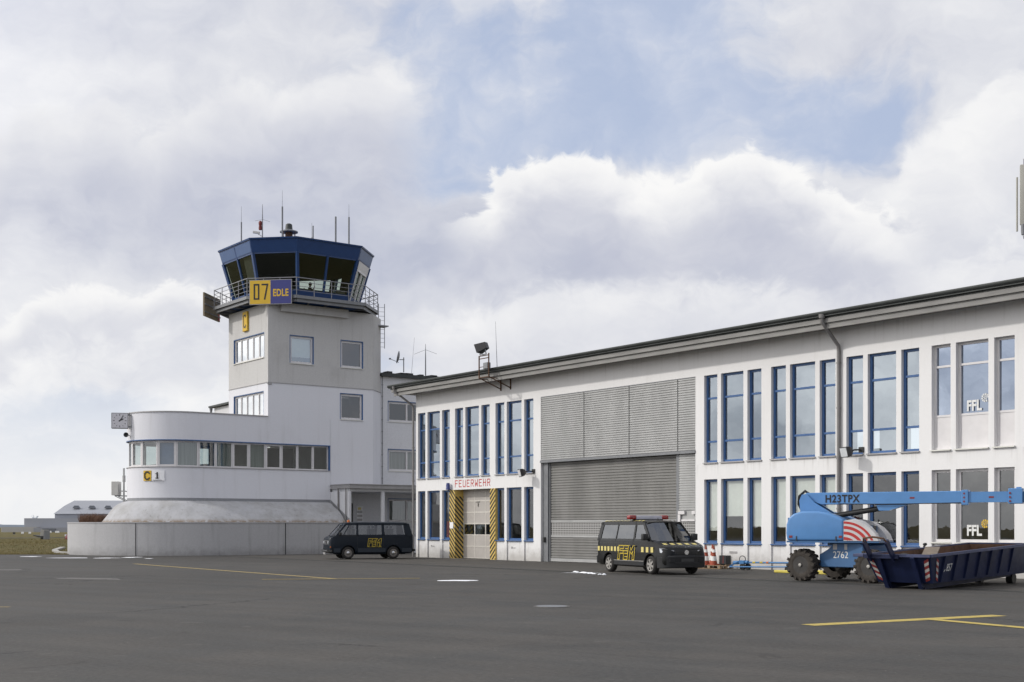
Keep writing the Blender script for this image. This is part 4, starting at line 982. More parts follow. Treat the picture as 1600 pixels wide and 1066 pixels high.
for row, z, t in rings:
    rs = resample(row, nmin)
    rr.append([(p.x, p.y, z + (.13*mn.noise((p.x*.6, p.y*.6, t*2)) + .09*mn.noise((p.x*1.7, p.y*1.7, t*3)))*math.sin(math.pi*min(t*1.15, 1))) for p in rs])
mo.loft(rr, cap=False, closed=False)
solid('concrete_slope', mo, 'rough stained concrete slope wrapped round the foot of the rounded wing', 'embankment', (XC, 34, 2), smooth=60)
# curved retaining wall in front of the slope
rw = thing('retaining_wall', 'curved grey concrete retaining wall in front of the slope', 'wall', (-74, 31, 0))
RX, RY, RR = -78.8, 32.1, 7.0
def rpath(o, na=40):
    pts = [Vector((RX+RR+o, 42.0, 0)), Vector((RX+RR+o, RY, 0))]
    for k in range(1, na+1):
        t = -math.pi*1.15*k/na; pts.append(Vector((RX+(RR+o)*math.cos(t), RY+(RR+o)*math.sin(t), 0)))
    return pts
def rband(mb, z0, z1, o0, o1):
    a, b = rpath(o0), rpath(o1); return mb.loft([[(*p.xy, z0), (*p.xy, z1), (*q.xy, z1), (*q.xy, z0)] for p, q in zip(a, b)])
m_ = MB(); rband(m_, -.05, 1.93, 0, -.25); m_.build('wall_body', 'wall_concrete', rw, smooth=35)
m_ = MB(); rband(m_, 1.932, 1.985, .03, -.27); m_.build('coping', 'wall_concrete', rw, smooth=35)
m_ = MB()
m_.box(RX+RR-.01, RX+RR+.006, 35.85, 35.91, 0, 1.93)
for a in (-.78, -1.98, -2.05): 
    c, s = math.cos(a), math.sin(a); p = Vector((RX+(RR-.01)*c, RY+(RR-.01)*s, 0)); q = Vector((RX+(RR+.012)*c, RY+(RR+.012)*s, 0)); m_.bar(p + Vector((0, 0, .0)) + (q-p)*.5, p + Vector((0, 0, 1.93)) + (q-p)*.5, .045, .02)
m_.build('joint', 'joint_dark', rw)
so_ = MB(); so_.poly([(p.x, p.y, 1.90) for p in rpath(-.2)]); so_.build('soil_bed', 'rust', rw)
# hedge of bare reddish twigs behind the wall on the left
hg = MB(); random.seed(11)
for k in range(900):
    a = random.uniform(-2.6, -1.75); r = random.uniform(5.2, 6.3); x, y = RX + r*math.cos(a), RY + r*math.sin(a)
    z = 1.9; h = random.uniform(.35, .72); dx, dy = random.uniform(-.15, .15), random.uniform(-.15, .15)
    w = .012; ca_, sa_ = RT[0]*w, RT[1]*w
    hg.add([(x-ca_, y-sa_, z), (x+ca_, y+sa_, z), (x+dx, y+dy, z+h)], [(0, 1, 2)])
    for q in range(2):
        f_ = random.uniform(.3, .8); bx, by, bz = x+dx*f_, y+dy*f_, z+h*f_
        hg.add([(bx-ca_*.7, by-sa_*.7, bz), (bx+ca_*.7, by+sa_*.7, bz), (bx+random.uniform(-.2, .2), by+random.uniform(-.2, .2), bz+random.uniform(.08, .25))], [(0, 1, 2)])
solid('hedge', hg, 'low bare reddish brown hedge behind the left end of the retaining wall', 'hedge', (RX-3, RY-4.5, 1.9), recalc=False)
# fittings of the wing
ck = thing('clock', 'square white station clock standing out from the rounded wing', 'clock', (-77.36, 27.5, 8.2), 0)
n = Vector((.905, -.42, 0)).normalized(); u = Vector((-n.y, n.x, 0)); Mk = Matrix(((u.x, n.x, 0, 0), (u.y, n.y, 0, 0), (0, 0, 1, 0), (0, 0, 0, 1)))
m_ = MB(Mk); m_.box(-.5, .5, -.16, .16, -.48, .48); m_.build('case', 'steel_grey', ck, bevel=.015)
m_ = MB(Mk); m_.box(-.46, .46, .16, .165, -.44, .44); m_.box(-.46, .46, -.165, -.16, -.44, .44); fc = m_.build('face', 'clock_face', ck)
m_ = MB(Mk)
for k in range(12):
    a = k*math.pi/6; L_ = .10 if k % 3 == 0 else .06
    for sgn in (1, -1):
        c, s = math.sin(a)*sgn, math.cos(a)
        rr_ = .40; p = Vector((c*rr_, 0, s*rr_)); q = Vector((c*(rr_-L_), 0, s*(rr_-L_))); m_.bar(p + Vector((0, .168*sgn, 0)), q + Vector((0, .168*sgn, 0)), .028 if k % 3 else .035, .004, up=(0, 1, 0))
m_.build('hour_mark', 'letter_dark', fc)
for sgn in (1, -1):
    m_ = MB(Mk)
    for ang, L_, w_ in ((R_(62), .24, .06), (R_(35), .36, .04)):
        c, s = math.sin(ang)*sgn, math.cos(ang)
        m_.bar((-c*.07, .174*sgn, -s*.07), (c*L_, .174*sgn, s*L_), w_, .005, up=(0, 1, 0))
    m_.build('hand', 'letter_dark', fc)
m_ = MB(Mk)
for z_ in (-.36, .36): m_.bar((.48, 0, z_), (.85, 0, z_), .06)
m_.bar((.56, 0, -.5), (.56, 0, .5), .05); m_.build('bracket', 'steel_grey', ck)
sp = thing('horn_speaker', 'small black round horn speaker under the clock on the white wing', 'speaker', (-77.3, 27.85, 7.35), 0)
m_ = MB(Matrix.Rotation(math.atan2(-.35, .94), 4, 'Z')); m_.lathe([(.02, -.12), (.10, -.06), (.13, .05), (.15, .10), (.06, .06), (.02, .02)], axis=0, n=16); m_.build('horn', 'black', sp, smooth=45)
m_ = MB(); m_.bar((-.05, 0, 0), (-.02, .32, -.05), .05); m_.build('bracket', 'ac_white', sp)
ac = thing('air_conditioner', 'white outdoor air conditioner unit on a bracket at the left side of the wing', 'air conditioner', (-79.0, 27.85, 3.55), R_(55))
m_ = MB(); m_.box(-.20, .20, -.42, .42, .12, .98); m_.build('casing', 'ac_white', ac, bevel=.02)
m_ = MB(Matrix.Translation((.205, 0, .55))); m_.lathe([(.33, -.004), (.33, .004), (.29, .008)], axis=0, n=20); m_.build('fan_grille', 'galv', ac)
m_ = MB()
for y_ in (-.35, .35): m_.bar((0, y_, .09), (.75, y_+.5, .09), .05); m_.bar((0, y_, .08), (.75, y_+.5, -.35), .04)
m_.tube([(.1, .42, .4), (.4, .62, .4), (.7, .85, .3)], .03, 6); m_.build('bracket', 'steel_grey', ac)
m_ = MB(); m_.tube([(-78.42, 28.12, 2.9), (-78.42, 28.12, 5.35)], .06, 8); m_.box(-78.5, -78.35, 28.05, 28.2, 4.5, 4.9); m_.build('downpipe', 'galv', wing)
def wallboard(name, label, y0_, y1_, z0_, z1_, face):
    def pt(y):      # point on the rounded wall at this distance round the bend, given by angle
        return Vector((XC+(RW+.02)*math.cos(y), YC+(RW+.02)*math.sin(y), 0))
    t = thing(name, label, 'sign', (*pt((y0_+y1_)/2).xy, z0_))
    m = MB(); A = [pt(y0_ + (y1_-y0_)*k/4) for k in range(5)]
    m.loft([[(*p.xy, z0_), (*p.xy, z1_), (*(p + (p-Vector((XC, YC, 0))).normalized()*.03).xy, z1_), (*(p + (p-Vector((XC, YC, 0))).normalized()*.03).xy, z0_)] for p in A])
    b = m.build('board', face, t)
    n = (pt((y0_+y1_)/2) - Vector((XC, YC, 0))).normalized(); r = Vector((-n.y, n.x, 0)); c = pt((y0_+y1_)/2) + n*.045
    return t, b, c, r
t, b, c, r = wallboard('info_sign', 'yellow square sign with a black C on the rounded wing', -1.08, -.90, 4.50, 5.12, 'sign_yellow')
m_ = MB(); strokes(m_, c - r*.26 + Vector((0, 0, 4.53)), r, (0, 0, 1), [[(.42, .42), (.34, .50), (.20, .50), (.10, .40), (.10, .16), (.20, .06), (.34, .06), (.42, .14)]], .085); m_.build('letter', 'letter_dark', b, recalc=False)
t, b, c, r = wallboard('info_sign', 'white sign with a dark letter i beside the yellow C sign', -.885, -.62, 4.50, 5.12, 'sign_white')
lettering('letter', 'i', .56, c - r*.10 + Vector((0, 0, 4.64)), r, (0, 0, 1), 'letter_dark', b, bold=.045, sx=1.0)
m_ = MB(); strokes(m_, c - r*.10 + Vector((0, 0, 4.64)), r, (0, 0, 1), [[(-.04, .02), (.14, .02)], [(-.04, .28), (.05, .28)]], .045); strokes(m_, c - r*.3 + Vector((0, 0, 4.535)), r, (0, 0, 1), [[(0, 0), (.55, 0)]], .02); m_.build('line', 'letter_dark', b, recalc=False)

# ------------------------------------------------------------------ office annex and porch between tower and hall
XA = -75.75
annex = thing('office_annex', 'plain white annex with blue edged windows and an entrance porch between tower and hall', 'building', (XA, 50, 0))
FA = ((XA, 0), (0, 1), (1, 0))
av = [(45.58, 48.75, 8.95, 10.37), (45.58, 48.75, 5.56, 7.07), (45.58, 48.75, 2.05, 3.66)]; av += [(50.6, 53.8, a[2], a[3]) for a in av]
m_ = MB(); wall_holes(m_, *FA, 44.3, 62, -.02, 12.0, av + [(42.2, 42.21, 0, .01)], .3)
m_.box(-88, XA-.3, 61.7, 62, 0, 12); m_.box(-88, -87.7, 45.0, 61.7, 0, 12); m_.box(-87.7, -80.3, 45.05, 45.35, 0, 12); m_.build('wall', 'annex_plaster', annex)
m_ = MB()
for a in av: pass
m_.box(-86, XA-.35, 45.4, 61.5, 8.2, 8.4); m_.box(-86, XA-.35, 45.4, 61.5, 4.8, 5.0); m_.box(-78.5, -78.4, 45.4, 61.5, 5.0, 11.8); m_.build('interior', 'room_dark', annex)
for k, a in enumerate(av):
    window(annex, *FA, *a, .10, .13, 'white_frame', ('glass_low', 'glass_low', 'glass_low')[k % 3], ub=[(a[0]+a[1])/2], liner='blue_frame', sill=.05, sillmat='sill_white', blind=((a[2]+.15, 'curtain') if k % 3 else None))
m_ = MB(); m_.box(-88.3, -75.45, 44.9, 62.3, 12.0, 12.17); m_.box(-88.2, -75.5, 45.0, 62.2, 12.171, 12.24); rs = m_.build('roof', 'gutter_dark', annex)
m_ = MB(); random.seed(5)
for k in range(14): y_ = 45.3 + random.random()*6; m_.box(-76.2, -75.6, y_, y_+.2+random.random()*.4, 12.24, 12.28+random.random()*.10)
m_.build('roof_bump', 'joint_dark', rs)
m_ = MB(); m_.tube([(XA+.06, 45.12, 4.6), (XA+.06, 45.12, 12.0)], .025, 6)
for k in range(9): m_.box(XA+.0, XA+.09, 45.09, 45.15, 5.0+.8*k, 5.06+.8*k)
m_.build('lightning_rod', 'steel_grey', annex)
# porch
m_ = MB(); m_.box(XA+.005, -71.75, 40.36, 55, 4.16, 4.40); m_.box(XT+.02, -71.70, 40.33, 55, 4.402, 4.46); m_.build('porch_canopy', 'sill_metal', annex, bevel=.01)
m_ = MB(); m_.box(XA+.005, -72.0, 40.5, 54.9, 3.98, 4.158); m_.build('canopy_beam', 'annex_plaster', annex)
m_ = MB()
for y_ in (42.97, 48.2, 53.5): m_.tube([(-72.05, y_, 0), (-72.05, y_, 3.98)], .14, 14)
m_.build('porch_column', 'annex_plaster', annex, smooth=40)
m_ = MB(); m_.prism([(XT+.01, 0), (-71.80, 0), (-71.80, 3.97), (XT+.01, 3.97)], 1, 40.36, 40.5); m_.build('flank_wall', 'annex_plaster', annex)
m_ = MB(); m_.prism([(XT+.02, 2.95), (-71.82, 1.2), (-71.82, 2.25), (XT+.02, 3.47)], 1, 40.345, 40.358); m_.build('grey_stripe', 'grey_band', annex)
m_ = MB(); m_.tube([(XT+.3, 40.28, 3.22), (-71.7, 40.28, 1.9)], .035, 6); m_.tube([(-73.1, 40.27, 2.4), (-73.1, 40.27, 4.2)], .05, 8); m_.tube([(-72.1, 40.27, 1.9), (-72.1, 40.27, 4.2)], .035, 6); m_.build('pipe', 'pipe', annex)
m_ = MB(); wall_holes(m_, (XA+.02, 0), (0, 1), (1, 0), 40.52, 44.29, 1.0, 3.97, [(40.7, 42.85, 1.0, 3.3)], .25); m_.box(XA-.2, -72.0, 40.52, 54.5, -.02, 1.05); m_.build('porch_wall', 'annex_plaster', annex)
window(annex, (XA+.02, 0), (0, 1), (1, 0), 40.72, 42.83, 1.07, 3.28, .08, .14, 'sill_white', 'glass_low', ub=[41.5, 41.75], liner='gutter_dark').name = 'entrance_door'
m_ = MB(); m_.box(XA+.025, XA+.05, 43.1, 43.6, 1.5, 3.1); lb = m_.build('notice_board', 'sign_white', annex)
m_ = MB()
for k in range(5): m_.box(XA+.051, XA+.056, 43.15, 43.55, 1.55+.27*k, 1.72+.27*k)
m_.build('plate', 'sill_metal', lb)
m_ = MB(); m_.box(XA+.051, XA+.058, 43.2, 43.45, 2.85, 3.02); m_.build('plate', 'decal_pale', lb)
# low block behind the tower on the left
rear = thing('rear_block', 'small white block with a thin roof behind the left side of the tower', 'building', (-85, 43, 0))
m_ = MB(); m_.box(-89.7, -80.35, 39.0, 46, 0, 10.55); m_.build('wall', 'annex_plaster', rear)
m_ = MB(); m_.prism([(-90.1, 10.55), (-80.35, 10.75), (-80.35, 10.87), (-90.1, 10.67)], 1, 38.7, 46.3); m_.build('roof', 'gutter_dark', rear)
m_ = MB(); m_.tube([(-89.95, 38.85, 10.6), (-89.95, 38.85, 10.1), (-89.6, 38.93, 9.6), (-89.6, 38.93, .1)], .06, 8); m_.lathe([(.07, 10.2), (.14, 10.6)], (-89.95, 38.85, 0), n=10); m_.build('downpipe', 'steel_grey', rear)
# antennas on the annex roof
def far(name, s, d, z0_, z1_, label):
    p = FR(d, s); m = MB(); m.tube([(*p, z0_), (*p, (z0_*.45+z1_*.55)), (*p, z1_)], [.045, .035, .012], 6); return p, m
p, m_ = far('rod_antenna', -6.0, 89, 12.2, 14.4, ''); m_.tube([(p[0]-.5, p[1]-.6, 13.7), (p[0], p[1], 14.0), (p[0]+.5, p[1]+.6, 13.7)], .01, 4)
solid('rod_antenna', m_, 'thin rod antenna with fine side wires on the annex roof next to the hall eave', 'antenna', (*p, 12.2), 'antennas on the airfield roofs')
p = FR(88, -6.9); m_ = MB(); m_.tube([(*p, 12.2), (p[0]+.12, p[1]+.16, 14.7)], [.014, .006], 5)
solid('whip_antenna', m_, 'hair thin leaning whip antenna on the annex roof right of the dish', 'antenna', (*p, 12.2), 'antennas on the airfield roofs')
p = FR(87, -7.35); dish = thing('dish_antenna', 'small satellite dish seen edge-on on a post on the annex roof', 'antenna', (*p, 12.2), math.atan2(RT[1], RT[0]))
m_ = MB(); m_.tube([(0, 0, 0), (0, 0, 1.0)], .035, 6); m_.bar((-.3, 0, .85), (.05, 0, .85), .05); m_.build('post', 'steel_grey', dish)
m_ = MB(Matrix.Translation((-.28, 0, 1.0)) @ Matrix.Rotation(R_(-78), 4, 'Y') @ Matrix.Rotation(R_(0), 4, 'Z')); m_.lathe([(.001, 0), (.22, .03), (.42, .10), (.43, .13), (.42, .11), (.22, .045), (.001, .015)], n=18); m_.build('reflector', 'steel_grey', dish, smooth=50)
m_ = MB(); m_.bar((-.33, 0, .66), (-.92, 0, .90), .035); m_.box(-1.0, -.86, -.04, .04, .86, .96); m_.build('feed_arm', 'steel_grey', dish)
# ------------------------------------------------------------------ vans
def boolean_cut(mb, cyls, name):
    a = bpy.data.objects.new('a', mb.mesh('a', 'black')); COL.objects.link(a)
    for c, r, y0, y1 in cyls:
        m = MB(); m.lathe([(r, y0), (r, y1)], c, axis=1, n=28); b = bpy.data.objects.new('b', m.mesh('b', 'black')); COL.objects.link(b)
        md = a.modifiers.new('x', 'BOOLEAN'); md.operation = 'DIFFERENCE'; md.object = b; md.solver = 'EXACT'
        dg = bpy.context.evaluated_depsgraph_get(); me = bpy.data.meshes.new_from_object(a.evaluated_get(dg))
        a.modifiers.clear(); a.data = me; bpy.data.objects.remove(b)
    me = a.data; out = MB(); out.add([v.co.copy() for v in me.vertices], [tuple(p.vertices) for p in me.polygons]); bpy.data.objects.remove(a)
    return out
def wheel(parent, x, y, r, w, side, style):
    m = MB(); s = side
    m.lathe([(r*.6, y-s*.10), (r*.62, y-s*0), (r*.80, y+s*.012), (r*.95, y-s*.02), (r, y-s*.06), (r, y-s*(w-.04)), (r*.93, y-s*w), (r*.6, y-s*w)], (x, 0, r), axis=1, n=30, cap=False)
    t = m.build('wheel', 'rubber', parent, smooth=40)
    h = MB()
    if style == 'alloy':
        h.lathe([(r*.60, y-s*.06), (r*.64, y-s*.005), (r*.66, y+s*.008), (r*.60, y+s*.004), (r*.58, y-s*.05)], (x, 0, r), axis=1, n=30, cap=False)
        for k in range(6):
            a = k*math.pi/3 + .3; h.bar((x+.05*math.cos(a), y-s*.012, r+.05*math.sin(a)), (x+r*.61*math.cos(a), y-s*.012, r+r*.61*math.sin(a)), .075, .035, up=(0, 1, 0))
        h.lathe([(.001, y+s*.012), (.05, y+s*.01), (.06, y-s*.03)], (x, 0, r), axis=1, n=16)
        d = MB(); d.lathe([(.001, y-s*.07), (r*.6, y-s*.07), (r*.6, y-s*.09), (.001, y-s*.09)], (x, 0, r), axis=1, n=20); d.build('brake', 'joint_dark', t)
        h.build('rim', 'alloy', t, smooth=35)
    else:
        h.lathe([(r*.64, y-s*.004), (r*.60, y-s*.03), (r*.45, y-s*.035), (r*.40, y-s*.01), (.10, y-s*.004), (.085, y+s*.03), (.001, y+s*.035)], (x, 0, r), axis=1, n=26); h.build('rim', 'hub', t, smooth=35)
        c = MB(); c.lathe([(.095, y+s*.0), (.09, y+s*.038), (.05, y+s*.055), (.001, y+s*.058)], (x, 0, r), axis=1, n=18); c.build('hub_cap', 'chrome', t, smooth=50)
    return t
def van(name, label, loc, rot, S):
    t = thing(name, label, 'van', loc, rot); B = S['body']; L = S['L']
    # lower body: rings along x: (x, z under, z belt, half width, half width at belt)
    rings = []
    for (x, zb, zt, w, wt) in S['st']:
        rings.append([(x, -w*.90, zb), (x, -w*.985, zb+.10), (x, -w, zb+.22), (x, -w, (zb+zt)*.55), (x, -wt-.01, zt-.10), (x, -wt, zt), (x, wt, zt), (x, wt+.01, zt-.10), (x, w, (zb+zt)*.55), (x, w, zb+.22), (x, w*.985, zb+.10), (x, w*.90, zb)])
    mb = MB(); mb.loft(rings)
    cyl = []
    for x in S['wx']:
        cyl.append(((x, 0, S['r']+.01), S['ar'], -1.2, -S['W']+.32)); cyl.append(((x, 0, S['r']+.01), S['ar'], S['W']-.32, 1.2))
    body = boolean_cut(mb, cyl, 'body').build('body', B, t, smooth=38)
    # upper frame: side outlines in (x, z); y follows the tumblehome
    def yw(z): f = (z-S['belt'])/(S['roof']-S['belt']); return S['wb'] + (S['wr']-S['wb'])*f
    fr = MB()
    for s in (-1, 1):
        for poly in S['pillars']:
            out = [(x, s*yw(z), z) for x, z in poly]; inn = [(x, s*(yw(z)-.05), z) for x, z in poly]
            fr.loft([out, inn])
    for k, (x0, z0, x1, z1, hw0, hw1) in enumerate(S['cross']):
        fr.bar((x0, -hw0, z0), (x0, hw0, z0), .05); fr.bar((x1, -hw1, z1), (x1, hw1, z1), .05)
    fr.build('window_pillar', B, t, smooth=30)
    # roof
    rr = []
    for x, z, w in S['rf']:
        rr.append([(x, -w, z-.07), (x, -w*.985, z-.025), (x, -w*.88, z+.008), (x, -w*.5, z+.024), (x, 0, z+.03), (x, w*.5, z+.024), (x, w*.88, z+.008), (x, w*.985, z-.025), (x, w, z-.07), (x, 0, z-.075)])
    m = MB(); m.loft(rr); roof = m.build('roof', B, t, smooth=40)
    for s in (-1, 1):
        for poly in S['glass']:
            m = MB(); m.poly([(x, s*(yw(z)-.018), z) for x, z in poly]); m.build('side_window', S['gm'], t)
    (x0, z0, w0), (x1, z1, w1) = S['ws']
    m = MB(); n = 6
    for k in range(n):
        a, b = -1+2*k/n, -1+2*(k+1)/n
        def bow(f, x): return x - .10*(1-f*f)
        m.quad((bow(a, x0), a*w0, z0), (bow(b, x0), b*w0, z0), (bow(b, x1), b*w1, z1), (bow(a, x1), a*w1, z1))
    m.build('windscreen', S['gw'], t, smooth=60)
    (x0, z0, w0), (x1, z1, w1) = S['rw']
    m = MB(); m.quad((x0, -w0, z0), (x0, w0, z0), (x1, w1, z1), (x1, -w1, z1)); m.build('rear_window', S['gm'], t)
    # inside: dark floor and seats
    m = MB(); m.box(S['ws'][0][0]+.1, L-.12, -S['wb']+.08, S['wb']-.08, S['belt']-.02, S['belt']+.006)
    for x in S['seats']:
        for y in (-.42, .42): m.box(x, x+.14, y-.22, y+.22, S['belt'], S['belt']+.36); m.box(x+.02, x+.11, y-.12, y+.12, S['belt']+.38, S['belt']+.52)
    m.tube([(S['ws'][0][0]+.42, -.42+.18*math.cos(k*.6), S['belt']+.02+.16*math.sin(k*.6)) for k in range(11)], .014, 5); m.build('interior', 'black', t)
    for x in S['wx']:
        for s in (-1, 1): wheel(t, x, s*(S['W']-.02), S['r'], .21, s, S['style'])
    m = MB()
    for x in S['wx']: m.box(x-.1, x+.1, -.6, .6, S['r']-.05, S['r']+.05)
    m.box(.5, L-.4, -.6, .6, .24, .34); m.build('underbody', 'joint_dark', t)
    return t, body, roof, yw
FEM = [[(0, 0), (.16, .92), (.74, .92), (.70, .72), (.33, .72), (.31, .58), (.66, .58), (.63, .40), (.28, .40), (.20, 0), (0, 0)],
       [(.74, .92), (1.28, .92), (1.24, .72), (.92, .72)], [(.66, .58), (1.18, .58), (1.14, .40), (.82, .40)], [(.70, .40), (.66, .0), (1.10, 0), (1.14, .19), (.84, .19)],
       [(1.10, 0), (1.28, .92), (1.44, .92), (1.56, .62), (1.80, .92), (2.0, .92), (1.86, 0), (1.66, 0), (1.75, .55), (1.58, .36), (1.44, .55), (1.34, 0)]]
# dark blue older van, parked nose out beside the hall corner
S3 = dict(L=4.57, W=.92, r=.33, ar=.40, wx=(.98, 3.44), style='steel', body='van_navy', gm='glass_car', gw='glass_car', belt=1.24, roof=1.90, wb=.90, wr=.76,
    st=[(0.0, .36, 1.00, .80, .74), (.04, .33, 1.10, .88, .82), (.14, .30, 1.17, .915, .87), (.30, .28, 1.22, .92, .90), (.62, .27, 1.24, .92, .90), (4.30, .28, 1.24, .92, .90), (4.48, .32, 1.24, .90, .87), (4.55, .38, 1.22, .82, .78)],
    pillars=[[(.30, 1.22), (.40, 1.22), (.98, 1.88), (.86, 1.88)], [(1.42, 1.22), (1.54, 1.22), (1.55, 1.88), (1.45, 1.88)], [(2.80, 1.22), (2.96, 1.22), (2.96, 1.88), (2.82, 1.88)], [(4.08, 1.22), (4.50, 1.22), (4.33, 1.88), (4.02, 1.88)], [(.40, 1.22), (4.2, 1.22), (4.2, 1.29), (.46, 1.29)], [(.90, 1.80), (4.2, 1.80), (4.2, 1.90), (.98, 1.90)], [(.72, 1.28), (.77, 1.28), (1.10, 1.82), (1.05, 1.82)]],
    cross=[(.36, 1.225, .93, 1.87, .86, .74), (4.50, 1.26, 4.33, 1.86, .84, .73)],
    rf=[(.84, 1.885, .70), (1.0, 1.92, .75), (1.6, 1.945, .765), (3.6, 1.945, .765), (4.15, 1.93, .755), (4.34, 1.89, .70)],
    glass=[[(.43, 1.28), (1.44, 1.28), (1.46, 1.82), (.95, 1.82)], [(1.53, 1.28), (2.82, 1.28), (2.83, 1.82), (1.54, 1.82)], [(2.94, 1.28), (4.12, 1.28), (4.05, 1.82), (2.95, 1.82)]],
    ws=((.33, 1.24, .84), (.90, 1.86, .71)), rw=((4.52, 1.28, .80), (4.36, 1.85, .70)), seats=(1.25, 2.35, 3.35))
a3 = math.atan2(.958, .286)
t3, b3, r3, yw3 = van('parked_van', 'older dark blue van with an orange roof lamp parked nose out at the hall corner', (-59.1 - .286*2.21 - .958*.92, 34.53 - .958*2.21 + .286*.92, 0), a3, S3)
m = MB(); m.box(-.014, .03, -.62, .62, .80, .97)
for k in range(3): m.box(-.022, -.014, -.60, .60, .82+.05*k, .835+.05*k)
m.build('grille', 'black', b3)
for s in (-1, 1):
    m = MB(); m.lathe([(.001, -.035), (.075, -.03), (.085, -.01), (.085, .02)], (0, s*.50, .885), axis=0, n=18); m.build('headlight', 'headlamp', b3, smooth=40)
    m = MB(); m.box(.02, .16, s*.875-.012, s*.875+.012, .60, .68); m.build('turn_signal', 'amber', b3)
m = MB(); m.bar((-.012, -.66, .79), (-.012, .66, .79), .03); m.bar((-.012, -.66, .985), (-.012, .66, .985), .03); m.bar((-.012, -.64, .79), (-.012, -.64, .98), .06, .02); m.bar((-.012, .64, .79), (-.012, .64, .98), .06, .02); m.build('grille_trim', 'chrome', b3)
m = MB(); m.loft([[(.10, -.95, .38), (.10, -.95, .50), (.16, -.90, .50), (.16, -.90, .38)], [(-.10, -.82, .38), (-.10, -.82, .50), (-.03, -.80, .50), (-.03, -.80, .38)], [(-.13, 0, .38), (-.13, 0, .50), (-.05, 0, .50), (-.05, 0, .38)], [(-.10, .82, .38), (-.10, .82, .50), (-.03, .80, .50), (-.03, .80, .38)], [(.10, .95, .38), (.10, .95, .50), (.16, .90, .50), (.16, .90, .38)]]); m.build('bumper', 'black', t3)
m = MB(); m.bar((-.135, -.75, .46), (-.135, .75, .46), .01, .05); m.build('bumper_trim', 'chrome', t3)
m = MB(); m.box(4.56, 4.66, -.88, .88, .40, .52); m.build('bumper', 'black', t3, bevel=.02)
m = MB(); m.bar((-.11, -.26, .30), (-.11, .26, .30), .01, .11); m.build('number_plate', 'sill_metal', t3)
for s in (-1, 1):
    m = MB(); m.box(1.50, 3.0, s*.922, s*.926, .36, .58); m.box(3.90, 4.44, s*.922, s*.926, .36, .58); m.box(.2, .56, s*.921, s*.925, .36, .58); m.build('sill_panel', 'van_navy_low', b3)
    m = MB(); m.box(.45, 1.47, s*.905, s*.915, 1.225, 1.245); m.box(1.475, 1.48, s*.922, s*.924, .58, 1.2); m.box(2.88, 2.885, s*.922, s*.924, .58, 1.2); m.build('trim', 'joint_dark', b3)
    m = MB(); strokes(m, (2.02 if s < 0 else 2.78, s*.922, .68), (1 if s < 0 else -1, 0, 0), (0, 0, 1), [[(p[0]*.38, p[1]*.44) for p in ln] for ln in FEM], .024); strokes(m, (2.0 if s < 0 else 2.8, s*.922, .645), (1 if s < 0 else -1, 0, 0), (0, 0, 1), [[(.02, 0), (.18, 0)], [(.22, 0), (.45, 0)], [(.50, 0), (.78, 0)]], .016); m.build('lettering', 'decal_yellow', b3, recalc=False)
    m = MB(); m.box(.50, .62, s*.95-.07, s*.95+.07, 1.28, 1.42); m.bar((.60, s*.88, 1.26), (.58, s*.95, 1.32), .03); m.build('mirror', 'black', t3, bevel=.02)
m = MB(); m.lathe([(.075, 1.95), (.075, 2.00), (.065, 2.06), (.03, 2.075), (.001, 2.08)], (1.2, 0, 0), n=14); m.build('roof_lamp', 'amber', r3, smooth=50)
m = MB(); m.lathe([(.08, 1.92), (.08, 1.95)], (1.2, 0, 0), n=12); m.build('lamp_base', 'black', r3)
m = MB(); m.bar((.26, -.3, 1.235), (.40, .15, 1.40), .015); m.bar((.24, .3, 1.235), (.34, .62, 1.40), .015); m.build('wiper', 'black', t3)
m = MB(); m.lathe([(.10, .0), (.10, .02)], (-.03, 0, .885), axis=0, n=18); m.build('badge', 'chrome', b3)
# newer dark van in front of the roller gate
S5 = dict(L=4.89, W=.95, r=.335, ar=.405, wx=(.92, 3.92), style='alloy', body='van_dark', gm='glass_tint', gw='glass_tint', belt=1.20, roof=1.90, wb=.935, wr=.78,
    st=[(0.0, .34, .80, .70, .62), (.05, .26, .93, .82, .74), (.16, .24, 1.00, .90, .83), (.32, .23, 1.06, .935, .87), (.60, .23, 1.14, .95, .90), (.95, .23, 1.20, .95, .93), (4.55, .26, 1.20, .95, .935), (4.78, .28, 1.20, .93, .91), (4.87, .32, 1.18, .87, .85)],
    pillars=[[(.88, 1.19), (1.04, 1.19), (1.70, 1.88), (1.56, 1.88)], [(2.02, 1.19), (2.14, 1.19), (2.18, 1.88), (2.08, 1.88)], [(3.38, 1.19), (3.43, 1.19), (3.43, 1.88), (3.38, 1.88)], [(4.58, 1.19), (4.83, 1.19), (4.72, 1.88), (4.50, 1.88)], [(1.0, 1.185), (4.8, 1.185), (4.8, 1.27), (1.1, 1.27)], [(1.6, 1.79), (4.7, 1.79), (4.7, 1.90), (1.64, 1.90)]],
    cross=[(.92, 1.20, 1.60, 1.87, .88, .74), (4.83, 1.24, 4.72, 1.86, .86, .75)],
    rf=[(1.50, 1.875, .70), (1.66, 1.905, .755), (2.2, 1.935, .78), (4.2, 1.935, .78), (4.6, 1.92, .77), (4.74, 1.88, .72)],
    glass=[[(1.10, 1.27), (2.06, 1.27), (2.11, 1.80), (1.62, 1.80)], [(2.13, 1.27), (3.40, 1.27), (3.40, 1.80), (2.17, 1.80)], [(3.42, 1.27), (4.62, 1.27), (4.55, 1.80), (3.42, 1.80)]],
    ws=((.90, 1.19, .87), (1.57, 1.86, .72)), rw=((4.855, 1.27, .82), (4.75, 1.85, .73)), seats=(2.0, 3.0, 4.0))
a5 = math.atan2(.195, -.98)
wm = (-35.55, 31.75)
